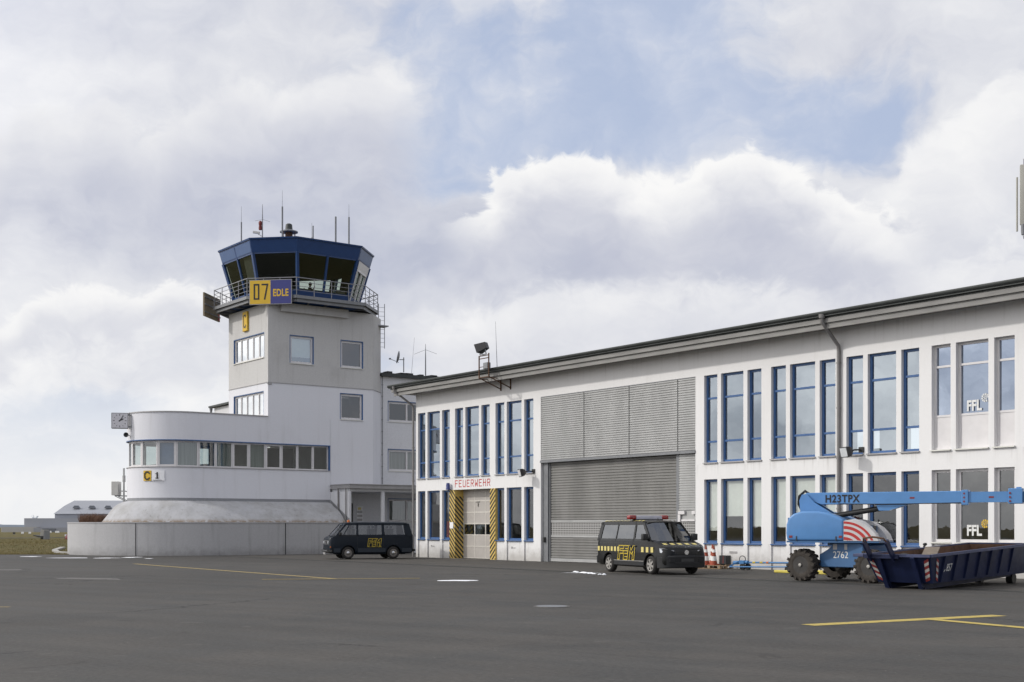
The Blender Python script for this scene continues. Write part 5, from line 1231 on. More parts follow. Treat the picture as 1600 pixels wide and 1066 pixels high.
t5, b5, r5, yw5 = van('parked_van', 'dark grey van with yellow chequers and a red light bar by the roller gate', (wm[0] + 2.42*.98 + .95*.195, wm[1] - 2.42*.195 + .95*.98, 0), a5, S5)
m = MB(); m.box(-.012, .06, -.46, .46, .72, .86); m.build('grille', 'black', b5, bevel=.01)
m = MB(); m.lathe([(.075, -.02), (.085, -.03), (.065, -.03)], (0, 0, .80), axis=0, n=20)
for p, q in (((-.04, .05), (0, -.05)), ((.04, .05), (0, -.05)), ((-.02, .05), (0, 0)), ((.02, .05), (0, 0))): m.bar((-.025, p[0], .80+p[1]), (-.025, q[0], .80+q[1]), .012)
m.build('badge', 'chrome', b5)
for s in (-1, 1):
    m = MB(); m.loft([[(.015, s*.50, .72), (.03, s*.70, .72), (.11, s*.82, .745), (.28, s*.925, .80), (.30, s*.93, .95), (.16, s*.86, .955), (.05, s*.74, .90), (.015, s*.50, .87)], [(.10, s*.50, .74), (.10, s*.66, .74), (.15, s*.76, .75), (.30, s*.88, .80), (.32, s*.86, .95), (.20, s*.8, .94), (.10, s*.66, .90), (.10, s*.5, .87)]]); m.build('headlight', 'headlamp', b5)
m = MB(); m.loft([[(.42, s, z) for s, z in ((-.955, .25), (-.955, .60), (-.90, .66), (-.85, .25))], [(.20, -.93, .25), (.20, -.93, .62), (.24, -.86, .68), (.24, -.80, .25)], [(-.02, -.74, .27), (-.035, -.74, .64), (.02, -.70, .70), (.06, -.70, .26)], [(-.07, -.3, .27), (-.075, -.3, .65), (.0, -.3, .72), (.05, -.3, .26)], [(-.07, .3, .27), (-.075, .3, .65), (.0, .3, .72), (.05, .3, .26)], [(-.02, .74, .27), (-.035, .74, .64), (.02, .70, .70), (.06, .70, .26)], [(.20, .93, .25), (.20, .93, .62), (.24, .86, .68), (.24, .80, .25)], [(.42, s, z) for s, z in ((.955, .25), (.955, .60), (.90, .66), (.85, .25))]])
m.build('bumper', 'van_plastic', t5, smooth=45)
m = MB(); m.box(-.085, -.07, -.50, .50, .40, .46)
for s in (-1, 1): m.box(-.064, -.03, s*.62-.10, s*.62+.10, .46, .56)
m.build('air_intake', 'letter_dark', t5)
m = MB(); m.box(-.088, -.078, -.26, .26, .47, .58); m.build('number_plate', 'joint_dark', t5)
m = MB(); m.box(4.85, 4.95, -.90, .90, .32, .62); m.build('bumper', 'van_plastic', t5, bevel=.03)
for s in (-1, 1):
    m = MB(); m.box(1.34, 3.50, s*.952, s*.958, .30, .46); m.build('sill_panel', 'van_plastic', b5)
    m = MB(); m.box(1.34, 3.50, s*.957, s*.961, .455, .475); m.build('sill_trim', 'alloy', b5)
    m = MB(); m.box(2.095, 2.102, s*.951, s*.953, .48, 1.12); m.box(3.405, 3.412, s*.951, s*.953, .48, 1.12); m.box(2.15, 4.6, s*.945, s*.951, 1.10, 1.125); m.build('door_gap', 'joint_dark', b5)
    m = MB(); m.box(1.88, 2.02, s*.95, s*.985, .98, 1.02); m.box(2.2, 2.34, s*.95, s*.985, .98, 1.02); m.build('handle', 'black', b5)
    m = MB(); m.box(1.02, 1.18, s*1.06-.11, s*1.06+.11, 1.22, 1.46); m.bar((1.16, s*.93, 1.24), (1.1, s*1.0, 1.30), .06); m.build('mirror', 'black', t5, bevel=.04, seg=2, smooth=60)
    q = MB()
    for k in range(7): x = 4.74 - k*.25; q.quad(*[(xx, s*.9545, zz) for xx, zz in ((x, .80), (x-.145, .80), (x-.145, .97), (x, .97))])
    for k in range(3): x = 1.52 - k*.33; q.quad(*[(xx, s*.9545, zz) for xx, zz in ((x, .79), (x-.17, .79), (x-.17, .98), (x, .98))])
    q.build('chequer', 'decal_pale', b5, recalc=False)
    m = MB(); ox = 3.22 if s > 0 else 1.88
    strokes(m, (ox, s*.953, .50), (-s, 0, 0), (0, 0, 1), [[(p[0]*.64, p[1]*.56) for p in ln] for ln in FEM], .035); strokes(m, (ox, s*.953, .455), (-s, 0, 0), (0, 0, 1), [[(0, 0), (.30, 0)], [(.36, 0), (.60, 0)], [(.66, 0), (1.2, 0)]], .02); m.build('lettering', 'decal_yellow', b5, recalc=False)
q = MB()
for k in range(5):
    y = -.62 + k*.31; q.quad(*[(xx, yy, zz + .006) for xx, yy, zz in ((.34, y-.08, 1.066), (.34, y+.08, 1.066), (.52, y+.085, 1.117), (.52, y-.085, 1.117))])
for k in range(11):
    x = 1.75 + k*.27
    for s in (-1, 1): q.quad(*[(xx, s*yy, 1.955 - (.03 if yy > .7 else 0)) for xx, yy in ((x, .62), (x+.14, .62), (x+.14, .74), (x, .74))])
q.build('chequer', 'decal_pale', b5, recalc=False)
lb_ = MB(); lb_.bar((2.62, -.58, 2.06), (2.62, .58, 2.06), .22, .14); bar_ = lb_.build('light_bar', 'lightbar_grey', r5, bevel=.03, seg=2, smooth=50)
for s in (-1, 1):
    m = MB(); m.box(2.49, 2.75, s*.70-.15, s*.70+.15, 1.985, 2.145); m.build('red_dome', 'beacon_red', bar_, bevel=.05, seg=2, smooth=60)
m = MB(); m.box(2.56, 2.68, -.62, .62, 1.95, 1.985)
for y in (-.6, 0, .6): m.box(2.58, 2.66, y-.04, y+.04, 1.93, 1.99)
m.build('bar_foot', 'black', bar_)
m = MB(); m.lathe([(.03, 1.94), (.02, 2.02), (.001, 2.05)], (1.9, 0, 0), n=8); m.build('roof_antenna', 'black', r5)
m = MB(); m.bar((.86, .55, 1.20), (.95, -.1, 1.26), .02); m.bar((.86, -.1, 1.20), (.98, -.6, 1.28), .02); m.build('wiper', 'black', t5)

# ------------------------------------------------------------------ boom lift
def tractor_wheel(parent, x, y, r, w, side):
    s = side
    m = MB(); m.lathe([(r*.52, y), (r*.60, y+s*.02), (r*.80, y+s*.03), (r*.90, y), (r*.93, y-s*.05), (r*.93, y-s*(w-.05)), (r*.88, y-s*w), (r*.5, y-s*w)], (x, 0, r), axis=1, n=36, cap=False)
    t = m.build('wheel', 'tread', parent, smooth=40)
    l = MB(); n = 16
    for k in range(n):
        for h in (0, 1):
            a = 2*math.pi*(k + .5*h)/n; ya = y + s*.025 if h == 0 else y - s*(w+.015); yb = y - s*w*.55 if h == 0 else y - s*w*.45
            c0 = Vector((math.cos(a), 0, math.sin(a))); c1 = Vector((math.cos(a+.16), 0, math.sin(a+.16)))
            p = Vector((x, ya, r)) + c0*(r*.95); q = Vector((x, yb, r)) + c1*(r*.965)
            l.bar(p, q, .085, r*.09, up=c0)
            if h == 0: l.bar(Vector((x, ya-.0*s, r)) + c0*(r*.80), Vector((x, ya, r)) + c0*(r*.985), .075, .035, up=(0, 1, 0))
    l.build('tyre_lug', 'tread', t)
    h = MB(); h.lathe([(r*.54, y+s*.004), (r*.50, y-s*.02), (r*.48, y-s*.15), (r*.28, y-s*.17), (r*.24, y-s*.06), (r*.14, y-s*.04), (r*.12, y+s*.02), (.001, y+s*.03)], (x, 0, r), axis=1, n=26); h.build('rim', 'lift_rim', t, smooth=35)
    h = MB(); h.lathe([(r*.11, y+s*.0), (r*.10, y+s*.045), (.001, y+s*.05)], (x, 0, r), axis=1, n=14); h.build('hub_cap', 'alloy', t, smooth=40)
LY = R_(8)
lift = thing('boom_lift', 'light blue telescopic boom lift with striped rear cowl and big dirty tyres beside the skip', 'boom lift', (-25.85, 32.85, 0), LY)
for x, y, s in ((-1.45, -1.18, -1), (.95, -1.18, -1), (-1.45, 1.18, 1), (.95, 1.18, 1)): tractor_wheel(lift, x, y, .51, .36, s)
m = MB(); m.prism([(-1.02, .55), (-.95, .45), (.45, .45), (.52, .55), (.52, 1.14), (.4, 1.22), (-.45, 1.22), (-.72, 1.0), (-1.02, .84)], 1, -.78, .78)
m.box(-1.6, 1.1, -.22, .22, .42, .62); m.box(-1.55, -1.35, -.8, .8, .43, .58); m.box(.85, 1.05, -.8, .8, .43, .58)
ch_ = m.build('chassis', 'lift_dark', lift, bevel=.02)
lettering('lettering', '2762', .30, (-.52, -.785, .74), (1, 0, 0), (0, 0, 1), 'letter_white', ch_, sx=.9)
m = MB(); m.box(-.52, -.38, -.788, -.781, 1.0, 1.17); m.build('plate', 'sill_metal', ch_)
m = MB(); m.box(-.12, -.02, -.788, -.781, 1.0, 1.17); m.build('plate', 'sill_metal', ch_)
TY = R_(25) - LY
turret_T = Matrix.Translation((-.12, 0, 0)) @ Matrix.Rotation(TY, 4, 'Z') @ Matrix.Translation((-.36, 0, 0))
cowl_T = Matrix.Translation((-.12, 0, 0)) @ Matrix.Rotation(TY, 4, 'Z') @ Matrix.Translation((-.50, 0, 0)) @ Matrix.Diagonal((.86, .95, 1, 1))
def TM(): return MB(turret_T)
def CM(): return MB(cowl_T)
m = CM(); m.box(-1.72, 1.62, -1.08, 1.08, 1.22, 1.275); m.lathe([(.5, 1.12), (.5, 1.22)], n=24); m.build('turntable', 'lift_dark', lift)
prof = [(-1.70, 1.28), (-1.74, 1.50), (-1.73, 1.78), (-1.64, 2.00), (-1.46, 2.13), (-1.15, 2.20), (-.55, 2.20), (-.15, 2.13), (.15, 2.02), (.36, 1.93), (.36, 1.28)]
for s in (-1, 1):
    m = CM(); m.prism(prof, 1, s*.42, s*1.10); m.build('side_cowl', 'lift_blue', lift, bevel=.07, seg=3, smooth=50)
prof2 = [(.37, 1.28), (.37, 1.93), (.62, 1.96), (.95, 1.90), (1.28, 1.72), (1.50, 1.50), (1.60, 1.28)]
for s in (-1, 1):
    m = CM(); n = 7; rings = []
    for k in range(n+1):
        f = k/n; y = s*(1.10 - .62*f); sc_ = 1 - .0*f; bul = .10*math.sin(math.pi*min(1, f*1.4)) if f < .72 else 0
        rings.append([(x + (.06*(1-f) - .06 if x > 1.2 else 0), y, 1.28 + (z-1.28)*(1 - .05*(1-f))) for x, z in prof2])
    m.loft(rings); cw = m.build('striped_cowl', 'cowl_white', lift, smooth=50)
    yy = s*1.104
    def inside(x, z):
        xs = [p for p in prof2[1:]]
        if x < .37 or z < 1.285: return False
        for (xa, za), (xb, zb) in zip(xs[:-1], xs[1:]):
            if xa <= x <= xb: return z <= (za + (zb-za)*(x-xa)/(xb-xa) - 1.28)*.95 + 1.28
        return False
    # fine strips so that each band is trimmed cleanly by the cowl outline
    def fine_band(a, b):
        nf = 60; nr = 4
        for k in range(nf):
            for j in range(nr):
                q = []
                for f, rr_ in ((k/nf, a+(b-a)*j/nr), ((k+1)/nf, a+(b-a)*j/nr), ((k+1)/nf, a+(b-a)*(j+1)/nr), (k/nf, a+(b-a)*(j+1)/nr)):
                    th = math.pi/2*(1-f); q.append((.375 + 1.22*rr_*math.cos(th), .95 + 1.0*rr_*math.sin(th)))
                if all(inside(*p) for p in q): st.quad(*[(x, yy, z) for x, z in q])
    for a, b in ((.36, .45), (.53, .62), (.70, .79), (.86, .93)):
        st = CM(); fine_band(a, b)
        if st.F: st.build('red_stripe', 'red_paint', cw, recalc=False)
m = CM(); m.box(-1.6, 1.2, -.40, .40, 1.30, 1.75); m.box(-1.70, -1.45, -1.0, 1.0, 1.30, 2.0); m.build('counterweight', 'lift_dark', lift)
for x in (-1.35, .1): m = CM(); m.box(x-.02, x+.02, -1.115, -1.09, 1.28, 1.42); m.build('latch', 'joint_dark', lift)
for x in (-1.62, .2): m = CM(); m.box(x, x+.12, -1.112, -1.098, 1.37, 1.44); m.build('reflector', 'red_obj', lift)
m = CM(); m.box(-1.752, -1.70, -.9, -.6, 1.3, 1.9); m.build('hazard_label', 'white_paint', lift)
# boom
bz0, bz1 = 2.42, 2.80
m = TM(); m.prism([(-1.38, 2.12), (-1.42, 2.55), (-1.34, 2.74), (-1.18, 2.76), (-.95, 2.50), (-.35, 2.12)], 1, -.30, -.22); m.prism([(-1.38, 2.12), (-1.42, 2.55), (-1.34, 2.74), (-1.18, 2.76), (-.95, 2.50), (-.35, 2.12)], 1, .22, .30); m.build('boom_support', 'lift_blue', lift)
m = TM(); m.prism([(-1.38, 2.70), (-1.2, bz1), (3.6, bz1), (3.6, bz0), (-.75, bz0), (-1.3, 2.62)], 1, -.185, .185); boom = m.build('boom', 'lift_blue', lift, bevel=.015)
def turret_text(txt, size, x, y, z, mat, par, **kw):
    o = turret_T @ Vector((x, y, z)); r = turret_T.to_3x3() @ Vector((1, 0, 0)); return lettering('lettering', txt, size, o, r, (0, 0, 1), mat, par, **kw)
turret_text('H23TPX', .33, -.62, -.190, 2.49, 'letter_dark', boom, sx=.85, bold=.03, spacing=1.12)
m = TM(); m.box(3.605, 5.15, -.155, .155, bz0+.03, bz1-.03); m.build('inner_boom', 'lift_blue', boom)
m = TM(); m.box(3.52, 3.72, -.215, .215, bz0-.05, bz1+.03); m.build('boom_collar', 'lift_blue', boom, bevel=.015)
m = TM(); m.box(4.85, 5.25, -.20, .20, bz0-.02, bz1+.06); m.box(5.05, 5.2, -.05, .05, bz1+.06, bz1+.10); m.build('boom_head', 'lift_blue', boom, bevel=.015)
m = TM()
for x in (3.6, 4.9): 
    for z in (2.48, 2.60, 2.72): m.lathe([(.03, -.222), (.03, -.20)], (x, 0, z), axis=1, n=8)
m.build('bolt', 'red_obj', boom)
m = TM(); m.box(2.0, 2.14, -.192, -.187, 2.58, 2.63); m.build('reflector', 'red_obj', boom)
m = TM(); m.box(4.3, 4.44, -.162, -.157, 2.58, 2.63); m.build('reflector', 'red_obj', boom)
m = TM(); m.lathe([(.20, -.16), (.20, .16)], (5.65, 0, 2.60), axis=1, n=22); m.prism([(5.25, 2.45), (5.25, 2.76), (5.65, 2.78), (5.65, 2.42)], 1, -.12, .12); m.prism([(5.85, 2.50), (5.85, 2.84), (6.5, 2.90), (6.5, 2.58)], 1, -.14, .14); m.box(6.5, 7.6, -.11, .11, 2.62, 2.84); m.build('jib', 'lift_dark', boom, bevel=.01)
m = TM(); m.prism([(.95, bz0), (2.0, bz0), (1.35, bz0-.20), (1.05, bz0-.20)], 1, -.14, .14); m.build('boom_bracket', 'lift_blue', boom)
m = TM(); m.tube([turret_T.inverted() @ (turret_T @ Vector((-.45, 0, 2.05))), (1.15, 0, 2.30)], .085, 12); m.tube([(.0, 0.14, 2.12), (1.0, .14, 2.28)], .03, 6); m.build('lift_cylinder', 'black', lift)
m = TM(); m.prism([(-1.2, 2.17), (-.7, 2.17), (.6, 1.80), (.9, 1.75), (.9, 1.6), (-1.2, 1.6)], 1, -.2, .2); m.build('engine_bay', 'black', lift)
# basket at the end of the jib, outside the picture
m = TM()
for z in (1.55, 2.1, 2.65): m.box(7.6, 8.5, -.9, -.86, z, z+.04); m.box(7.6, 8.5, .86, .9, z, z+.04); m.box(7.6, 7.64, -.9, .9, z, z+.04); m.box(8.46, 8.5, -.9, .9, z, z+.04)
for x in (7.62, 8.48):
    for y in (-.88, 0, .88): m.box(x-.02, x+.02, y-.02, y+.02, 1.5, 2.68)
m.box(7.6, 8.5, -.9, .9, 1.5, 1.55); m.build('basket', 'lift_blue', lift)

# ------------------------------------------------------------------ roll-off skip
SK = math.atan2(.989, -.147)
skip = thing('open_skip', 'low dark blue open skip with a hook frame and red and white corner stripes', 'skip', (-22.04, 29.33, 0), (0, R_(-2.3), SK))
skip.rotation_mode = 'XYZ'
LS, HW, ZB_, ZT_ = 6.35, 1.15, .16, .93
m = MB()
HL = .80
tp = [(0.0, -HW, ZT_), (LS, -HW, ZT_), (LS, HL, ZT_), (0.0, HL, ZT_)]; bt = [(.42, -HW+.16, ZB_), (LS-.06, -HW+.16, ZB_-.10), (LS-.06, HL-.16, ZB_-.10), (.42, HL-.16, ZB_)]
ti = [(.07, -HW+.06, ZT_), (LS-.06, -HW+.06, ZT_), (LS-.06, HL-.06, ZT_), (.07, HL-.06, ZT_)]; bi = [(.50, -HW+.22, ZB_+.06), (LS-.12, -HW+.22, ZB_+.06), (LS-.12, HL-.22, ZB_+.06), (.50, HL-.22, ZB_+.06)]
m.loft([bt, tp], cap=False); m.poly(bt); shell = m.build('shell', 'skip_blue', skip)
m = MB(); m.loft([bi, ti], cap=False); m.poly(bi); m.build('lining', 'rust', shell)
m = MB()
for a, b in zip(tp, tp[1:] + tp[:1]): m.bar(a, b, .09, .075)
m.build('rim', 'skip_edge', shell)
m = MB(); m.prism([(-.045, HL+.02), (-.045, HW), (.12, HW), (.55, HL+.04)], 2, ZT_-.05, ZT_+.03); m.build('lip', 'skip_edge', shell, bevel=.01)
def yside(s): return HW if s < 0 else HL
for k in range(7):
    x = .80 + k*.72
    for s in (-1, 1): m = MB(); m.bar((x, s*(yside(s)+.02), ZT_-.03), (x, s*(yside(s)-.14), ZB_+.02), .07, .05, up=(1, 0, 0)); m.build('rib', 'skip_blue', shell)
m = MB()
for s in (-1, 1): m.bar((.50, s*.50-.15, .06), (LS-.3, s*.50-.15, .06), .12, .16); m.bar((-.02, s*.50-.15, ZT_-.02), (.46, s*.50-.15, .04), .16, .12, up=(0, 1, 0))
m.build('skid', 'skip_blue', skip)
m = MB()
for s, w in ((-1, .17), (1, .17)): m.bar((.02, s*.34+.25, ZT_-.12), (-.42, s*.34+.25, 1.34), w, .055, up=(0, 1, 0))
m.bar((-.02, -.25, ZT_-.03), (-.02, .78, ZT_-.03), .14, .10); m.build('hook_frame', 'skip_blue', skip)
m = MB(); m.tube([(-.40, -.10, 1.30), (-.50, -.05, 1.42), (-.52, .25, 1.46), (-.50, .55, 1.42), (-.40, .60, 1.30)], .028, 8); m.build('hook_bar', 'rust', skip, smooth=50)
for s in (-1, 1): m = MB(); m.lathe([(.16, s*.60-.15), (.16, s*.40-.15)], (LS-.25, 0, -.10), axis=1, n=18); m.build('roller', 'black', skip)
for s in (-1, 1):       # chevrons at both front corners, on the front face and the side
    A = MB(); Bm = MB(); hw_ = yside(s)
    def strip(P0, P1, wv, n, mbs):
        P0, P1, wv = Vector(P0), Vector(P1), Vector(wv)
        for k in range(n):
            a, b = P0.lerp(P1, k/n), P0.lerp(P1, (k+1)/n); sl = (P1-P0)/n*.8
            mbs[k % 2].quad(a, b, b + wv + sl*(1), a + wv + sl*(1))
    y_ = HW; fy = lambda t: HW - .16*t
    strip((.022, s*(hw_-.08), ZT_-.07), (.35, s*(hw_-.20), ZB_+.10), (0, -s*.13, 0), 7, (A, Bm))
    A.build('chevron_red', 'chev_red', shell, recalc=False); Bm.build('chevron_white', 'chev_white', shell, recalc=False); A = MB(); Bm = MB()
    strip((.36, s*(hw_-.001), ZT_-.07), (.52, s*(hw_-.126), ZB_+.10), (.12, 0, 0), 7, (A, Bm))
    A.build('chevron_red', 'chev_red', shell, recalc=False); Bm.build('chevron_white', 'chev_white', shell, recalc=False)
lettering('lettering', '857', .30, (1.02, -1.06, .46), (1, 0, 0), (0, -.21, 1), 'letter_white', shell, sx=.7, thick=.014)
m = MB(); strokes(m, (.90, -1.06, .46), (1, 0, 0), (0, -.21, 1), [[(0, 0), (.05, .04)]], .03, off=.014); m.build('dash', 'letter_white', shell, recalc=False)
def inskip(v): return skip.matrix_basis @ Vector(v)
from mathutils import Euler
skip.matrix_basis = Matrix.Translation(skip.location) @ Euler(skip.rotation_euler).to_matrix().to_4x4()
SM = skip.matrix_basis.copy()
m = MB(SM); m.bar((1.5, -.1, .35), (3.2, .4, .98), .42, .05); pk = SM @ Vector((2.1, .2, .6)); solid('plank', m, 'wide weathered board leaning inside the open skip', 'board', tuple(pk))
m = MB(SM); m.lathe([(.26, -.12), (.36, -.10), (.38, 0), (.36, .10), (.26, .12)], (1.2, .25, .55), axis=1, n=24); solid('old_tyre', m, 'old black tyre lying inside the open skip', 'tyre', tuple(SM @ Vector((1.2, .25, .3))), smooth=40)
m = MB(SM); random.seed(2)
for k in range(16):
    x, y, z = random.uniform(.8, 4.5), random.uniform(-.8, .8), random.uniform(.24, .55); a = random.uniform(0, 3); d = random.uniform(.15, .5)
    m.bar((x, y, z), (x+d*math.cos(a), y+d*math.sin(a), z+random.uniform(0, .35)), random.uniform(.06, .25), .05)
tag(solid('scrap_heap', m, 'heap of broken pale and brown scrap inside the open skip', 'scrap', tuple(SM @ Vector((2.5, 0, .25)))), kind='stuff')
m = MB(SM); m.tube([(3.7, .9, .7), (3.75, .95, .98), (3.8, .95, 1.02)], .035, 8); m.lathe([(.04, 1.0), (.07, 1.04), (.04, 1.08)], (3.8, .95, 0), n=10); solid('pipe_stub', m, 'short dark pipe end poking up over the far rim of the skip', 'pipe', tuple(SM @ Vector((3.2, .9, .8))))
for y, dz in ((-.10, 0), (.02, .03), (.12, .01)):
    m = TM(); m.tube([(-1.1, y, 2.72), (-1.32, y, 2.86 + dz), (-1.50, y, 2.70), (-1.52, y, 2.45), (-1.40, y, 2.2)], .022, 6); m.build('hose', 'black', lift, smooth=50)
m = TM(); m.tube([(-.2, -.195, 2.44), (1.2, -.2, 2.41), (3.5, -.2, 2.44)], .014, 5); m.build('cable', 'black', lift)
# ------------------------------------------------------------------ ground
m = MB(); m.quad((-3000, -3000, -.05), (3000, -3000, -.05), (3000, 3000, -.05), (-3000, 3000, -.05)); struct('ground', m, 'grass')
m = MB()
c0 = [(-79.4, 25.5), (-82.2, 21.7), (-112, -18), (-140, -80), (60, -80), (60, 31.0), (-79.0, 31.0)]
m.poly([(x, y, 0) for x, y in c0]); struct('apron', m, 'asphalt')
m = MB(); m.poly([(x, y, -.003) for x, y in ((-79.0, 30.9), (60, 30.9), (60, 60), (-79.0, 60))]); struct('pavement', m, 'asphalt_strip')
m = MB(); m.quad((-79, 30.55, .001), (60, 30.55, .001), (60, 31.32, .001), (-79, 31.32, .001)); struct('drain_channel', m, 'drain')
m = MB()
for k in range(230): x = -57 + k*.5; m.quad((x, 31.03, +.004), (x+.46, 31.03, +.004), (x+.46, 31.10, +.004), (x, 31.10, +.004)); m.quad((x, 31.20, +.004), (x+.46, 31.20, +.004), (x+.46, 31.27, +.004), (x, 31.27, +.004))
struct('drain_grate', m, 'gutter_dark')
m = MB(); m.quad((-61.5, 38.1, .004), (-50.2, 38.1, .004), (-50.2, 38.84, .004), (-61.5, 38.84, .004)); struct('threshold', m, 'asphalt_pale')
def stripe(name, pts, w, mat='line_yellow', z=.004):
    m = MB()
    for (x0, y0), (x1, y1) in zip(pts[:-1], pts[1:]):
        d = Vector((x1-x0, y1-y0, 0)).normalized(); s = Vector((-d.y, d.x, 0))*w/2; a, b = Vector((x0, y0, z)), Vector((x1, y1, z)); n = max(2, int((b-a).length/.8))
        for k in range(n): p, q = a.lerp(b, k/n), a.lerp(b, (k+1)/n); m.quad(p-s, q-s, q+s, p+s)
    return struct(name, m, mat)
stripe('yellow_line', [(-14.89, 17.47), (-14.30, 22.35)], .36)
stripe('yellow_line', [(-14.60, 20.39), (-10.6, 19.6), (2, 17.2)], .28, z=.008)
stripe('yellow_line', [(-58.0, 21.3), (-54.6, 21.1), (-37.12, 20.45)], .28, 'line_faded')
stripe('yellow_line', [(-38.3, 18.3), (-36.0, 22.9)], .28, 'line_faded', .008)
stripe('yellow_line', [(-31, 5.0), (-28.4, 7.7)], .15, 'line_faded')
m = MB(); m.poly([(x, y, .004) for x, y in ((-43.9, 13.3), (-42.6, 13.1), (-40.7, 14.5), (-42.2, 14.9))]); struct('concrete_patch', m, 'asphalt_pale')
m = MB(); m.poly([(x, y, .004) for x, y in ((-54.5, 11.2), (-52.9, 11.0), (-52.0, 14.6), (-53.4, 14.9))]); struct('concrete_patch', m, 'asphalt_pale')
mh = thing('manhole_cover', 'round iron manhole cover set in the asphalt in the middle foreground', 'manhole cover', (-21.63, 17.11, 0), 0)
m = MB(); m.lathe([(.40, .0), (.40, .010), (.34, .012)], n=28); m.build('frame', 'asphalt_pale', mh)
m = MB(); m.lathe([(.335, .0), (.335, .014), (.05, .016)], n=28); m.build('lid', 'steel_grey', mh)
# snow
def snow(name, label, c, ax, ay, rot, h, seed, group='remaining snow patches on the apron'):
    random.seed(seed); m = MB(); n = 40; rings = []
    ph = [random.uniform(0, 6.28) for _ in range(6)]
    for j in range(5):
        t = 1 - j/4; row = []
        for k in range(n):
            a = 2*math.pi*k/n; r = 1 + sum(.16*math.sin((i+2)*a + ph[i])*(1/(1+.3*i)) for i in range(6))
            x, y = ax*r*t*math.cos(a), ay*r*t*math.sin(a); cx, sx = math.cos(rot), math.sin(rot)
            row.append((c[0] + x*cx - y*sx, c[1] + x*sx + y*cx, .004 + h*(1-t*t)*(1 + .4*mn.noise((x*3, y*3, seed)))))
        rings.append(row)
    m.loft(rings, cap=True); return solid(name, m, label, 'snow', (*c, 0), group, smooth=70)
RA = math.atan2(RT[1], RT[0])
snow('snow_patch', 'bright white snow patch lying alone in the middle of the apron', (-33.75, 22.9), .62, .30, RA, .02, 1)
for i, (c, a, b, lab) in enumerate([((-75.4, 21.6), .55, .5, 'leftmost thin snow patch at the grass edge'), ((-70.9, 22.4), 1.0, .5, 'longest thin snow patch near the grass edge'), ((-69.5, 23.9), 1.3*.5, .5, 'middle thin snow patch in the row on the left of the apron'), ((-70.2, 25.6), .45, .7, 'small snow patch in front of the curved retaining wall'), ((-67.0, 25.4), .25, .2, 'tiny snow patch at the right end of the row before the retaining wall')]):
    snow('snow_patch', lab, c, a, b, RA, .012, 20+i)
random.seed(9)
for i, (u_, w_) in enumerate(((0, .10), (.35, .06), (.95, .18), (1.35, .16), (1.75, .12), (2.2, .07), (2.75, .09), (3.1, .06))):
    snow('snow_lump', 'small lump of old snow on the asphalt before the dark grey van', (-37.5 + u_*.9, 30.75 - .32*u_ + .12*random.random()), w_, w_*.8, RA, .03 + .03*random.random(), 40+i, 'lumps of snow before the dark grey van')
snow('snow_patch', 'thin snow streak beside the lumps before the dark grey van', (-36.6, 30.45), .6, .06, RA - .15, .01, 60)
snow('snow_patch', 'small snow patch on the ground under the nose of the older dark blue van', (-60.4, 33.6), .30, .35, RA, .012, 61)
# grass field on the left, rising gently
def gh(d, s):
    t = max(0, min(1, (d-79)/14)); t = t*t*(3-2*t); return .50*t + .10*mn.noise((d*.05, s*.05, 0))*t + .03*mn.noise((d*.6, s*.6, 1))*t + .004
ds = [79, 79.6, 80.5, 82, 84, 86, 88, 90, 92.5, 95, 98, 102, 107, 113, 120, 130, 142, 160, 185, 220, 270, 340, 440, 580, 760, 1000, 1400]
ss = [-900, -600, -400, -250, -160, -110, -80] + [-70 + 1.0*k for k in range(49)]
m = MB(); vs = []; random.seed(4)
for d in ds:
    for s in ss:
        e = (mn.noise((s*.9, 3, 0))*.35 + mn.noise((s*3, 7, 0))*.15) if d == 79 else 0
        x, y = FR(d+e, s); vs.append((x, y, gh(d, s) if d > 79 else .004))
n = len(ss); m.add(vs, [(i*n+j, i*n+j+1, (i+1)*n+j+1, (i+1)*n+j) for i in range(len(ds)-1) for j in range(n-1)])
g = m.build('grass_field', 'grass', smooth=80); tag(g, 'short brownish winter grass left of the apron', 'grass', kind='stuff')
m = MB()
for k in range(9000):
    d = 79.1 + 40*random.random()**2.2; s = random.uniform(-.48, -.335)*d; h = random.uniform(.03, .11); x, y = FR(d, s); z = gh(d, s) - .01; w = random.uniform(.01, .03); l1, l2 = random.uniform(-.05, .05), random.uniform(-.05, .05)
    m.add([(x-RT[0]*w, y-RT[1]*w, z), (x+RT[0]*w, y+RT[1]*w, z), (x+l1, y+l2, z+h)], [(0, 1, 2)])
t = m.build('grass_tuft', 'tuft', recalc=False); tag(t, 'loose tufts of dry grass along the edge of the apron', 'grass', kind='stuff')
m = MB()
kp = [(79.3, -24.9), (79.6, -26.2), (80.2, -27.6), (81.5, -28.9), (83.5, -29.8), (86.2, -30.2)]
kp = [Vector((*FR(d, s), gh(d, s) + .03)) for d, s in kp]
for a, b in zip(kp[:-1], kp[1:]): m.bar(a + Vector((0, 0, .02)), b + Vector((0, 0, .02)), .32, .12)
struct('kerb', m, 'concrete')
m = MB()
fp = [Vector((*FR(d, s), gh(d, s) + .03)) for d, s in ((125, -80), (130, -60), (136, -50), (142, -44), (150, -40))]
for a, b in zip(fp[:-1], fp[1:]): m.bar(a, b, 1.6, .04)
struct('footpath', m, 'asphalt_pale')
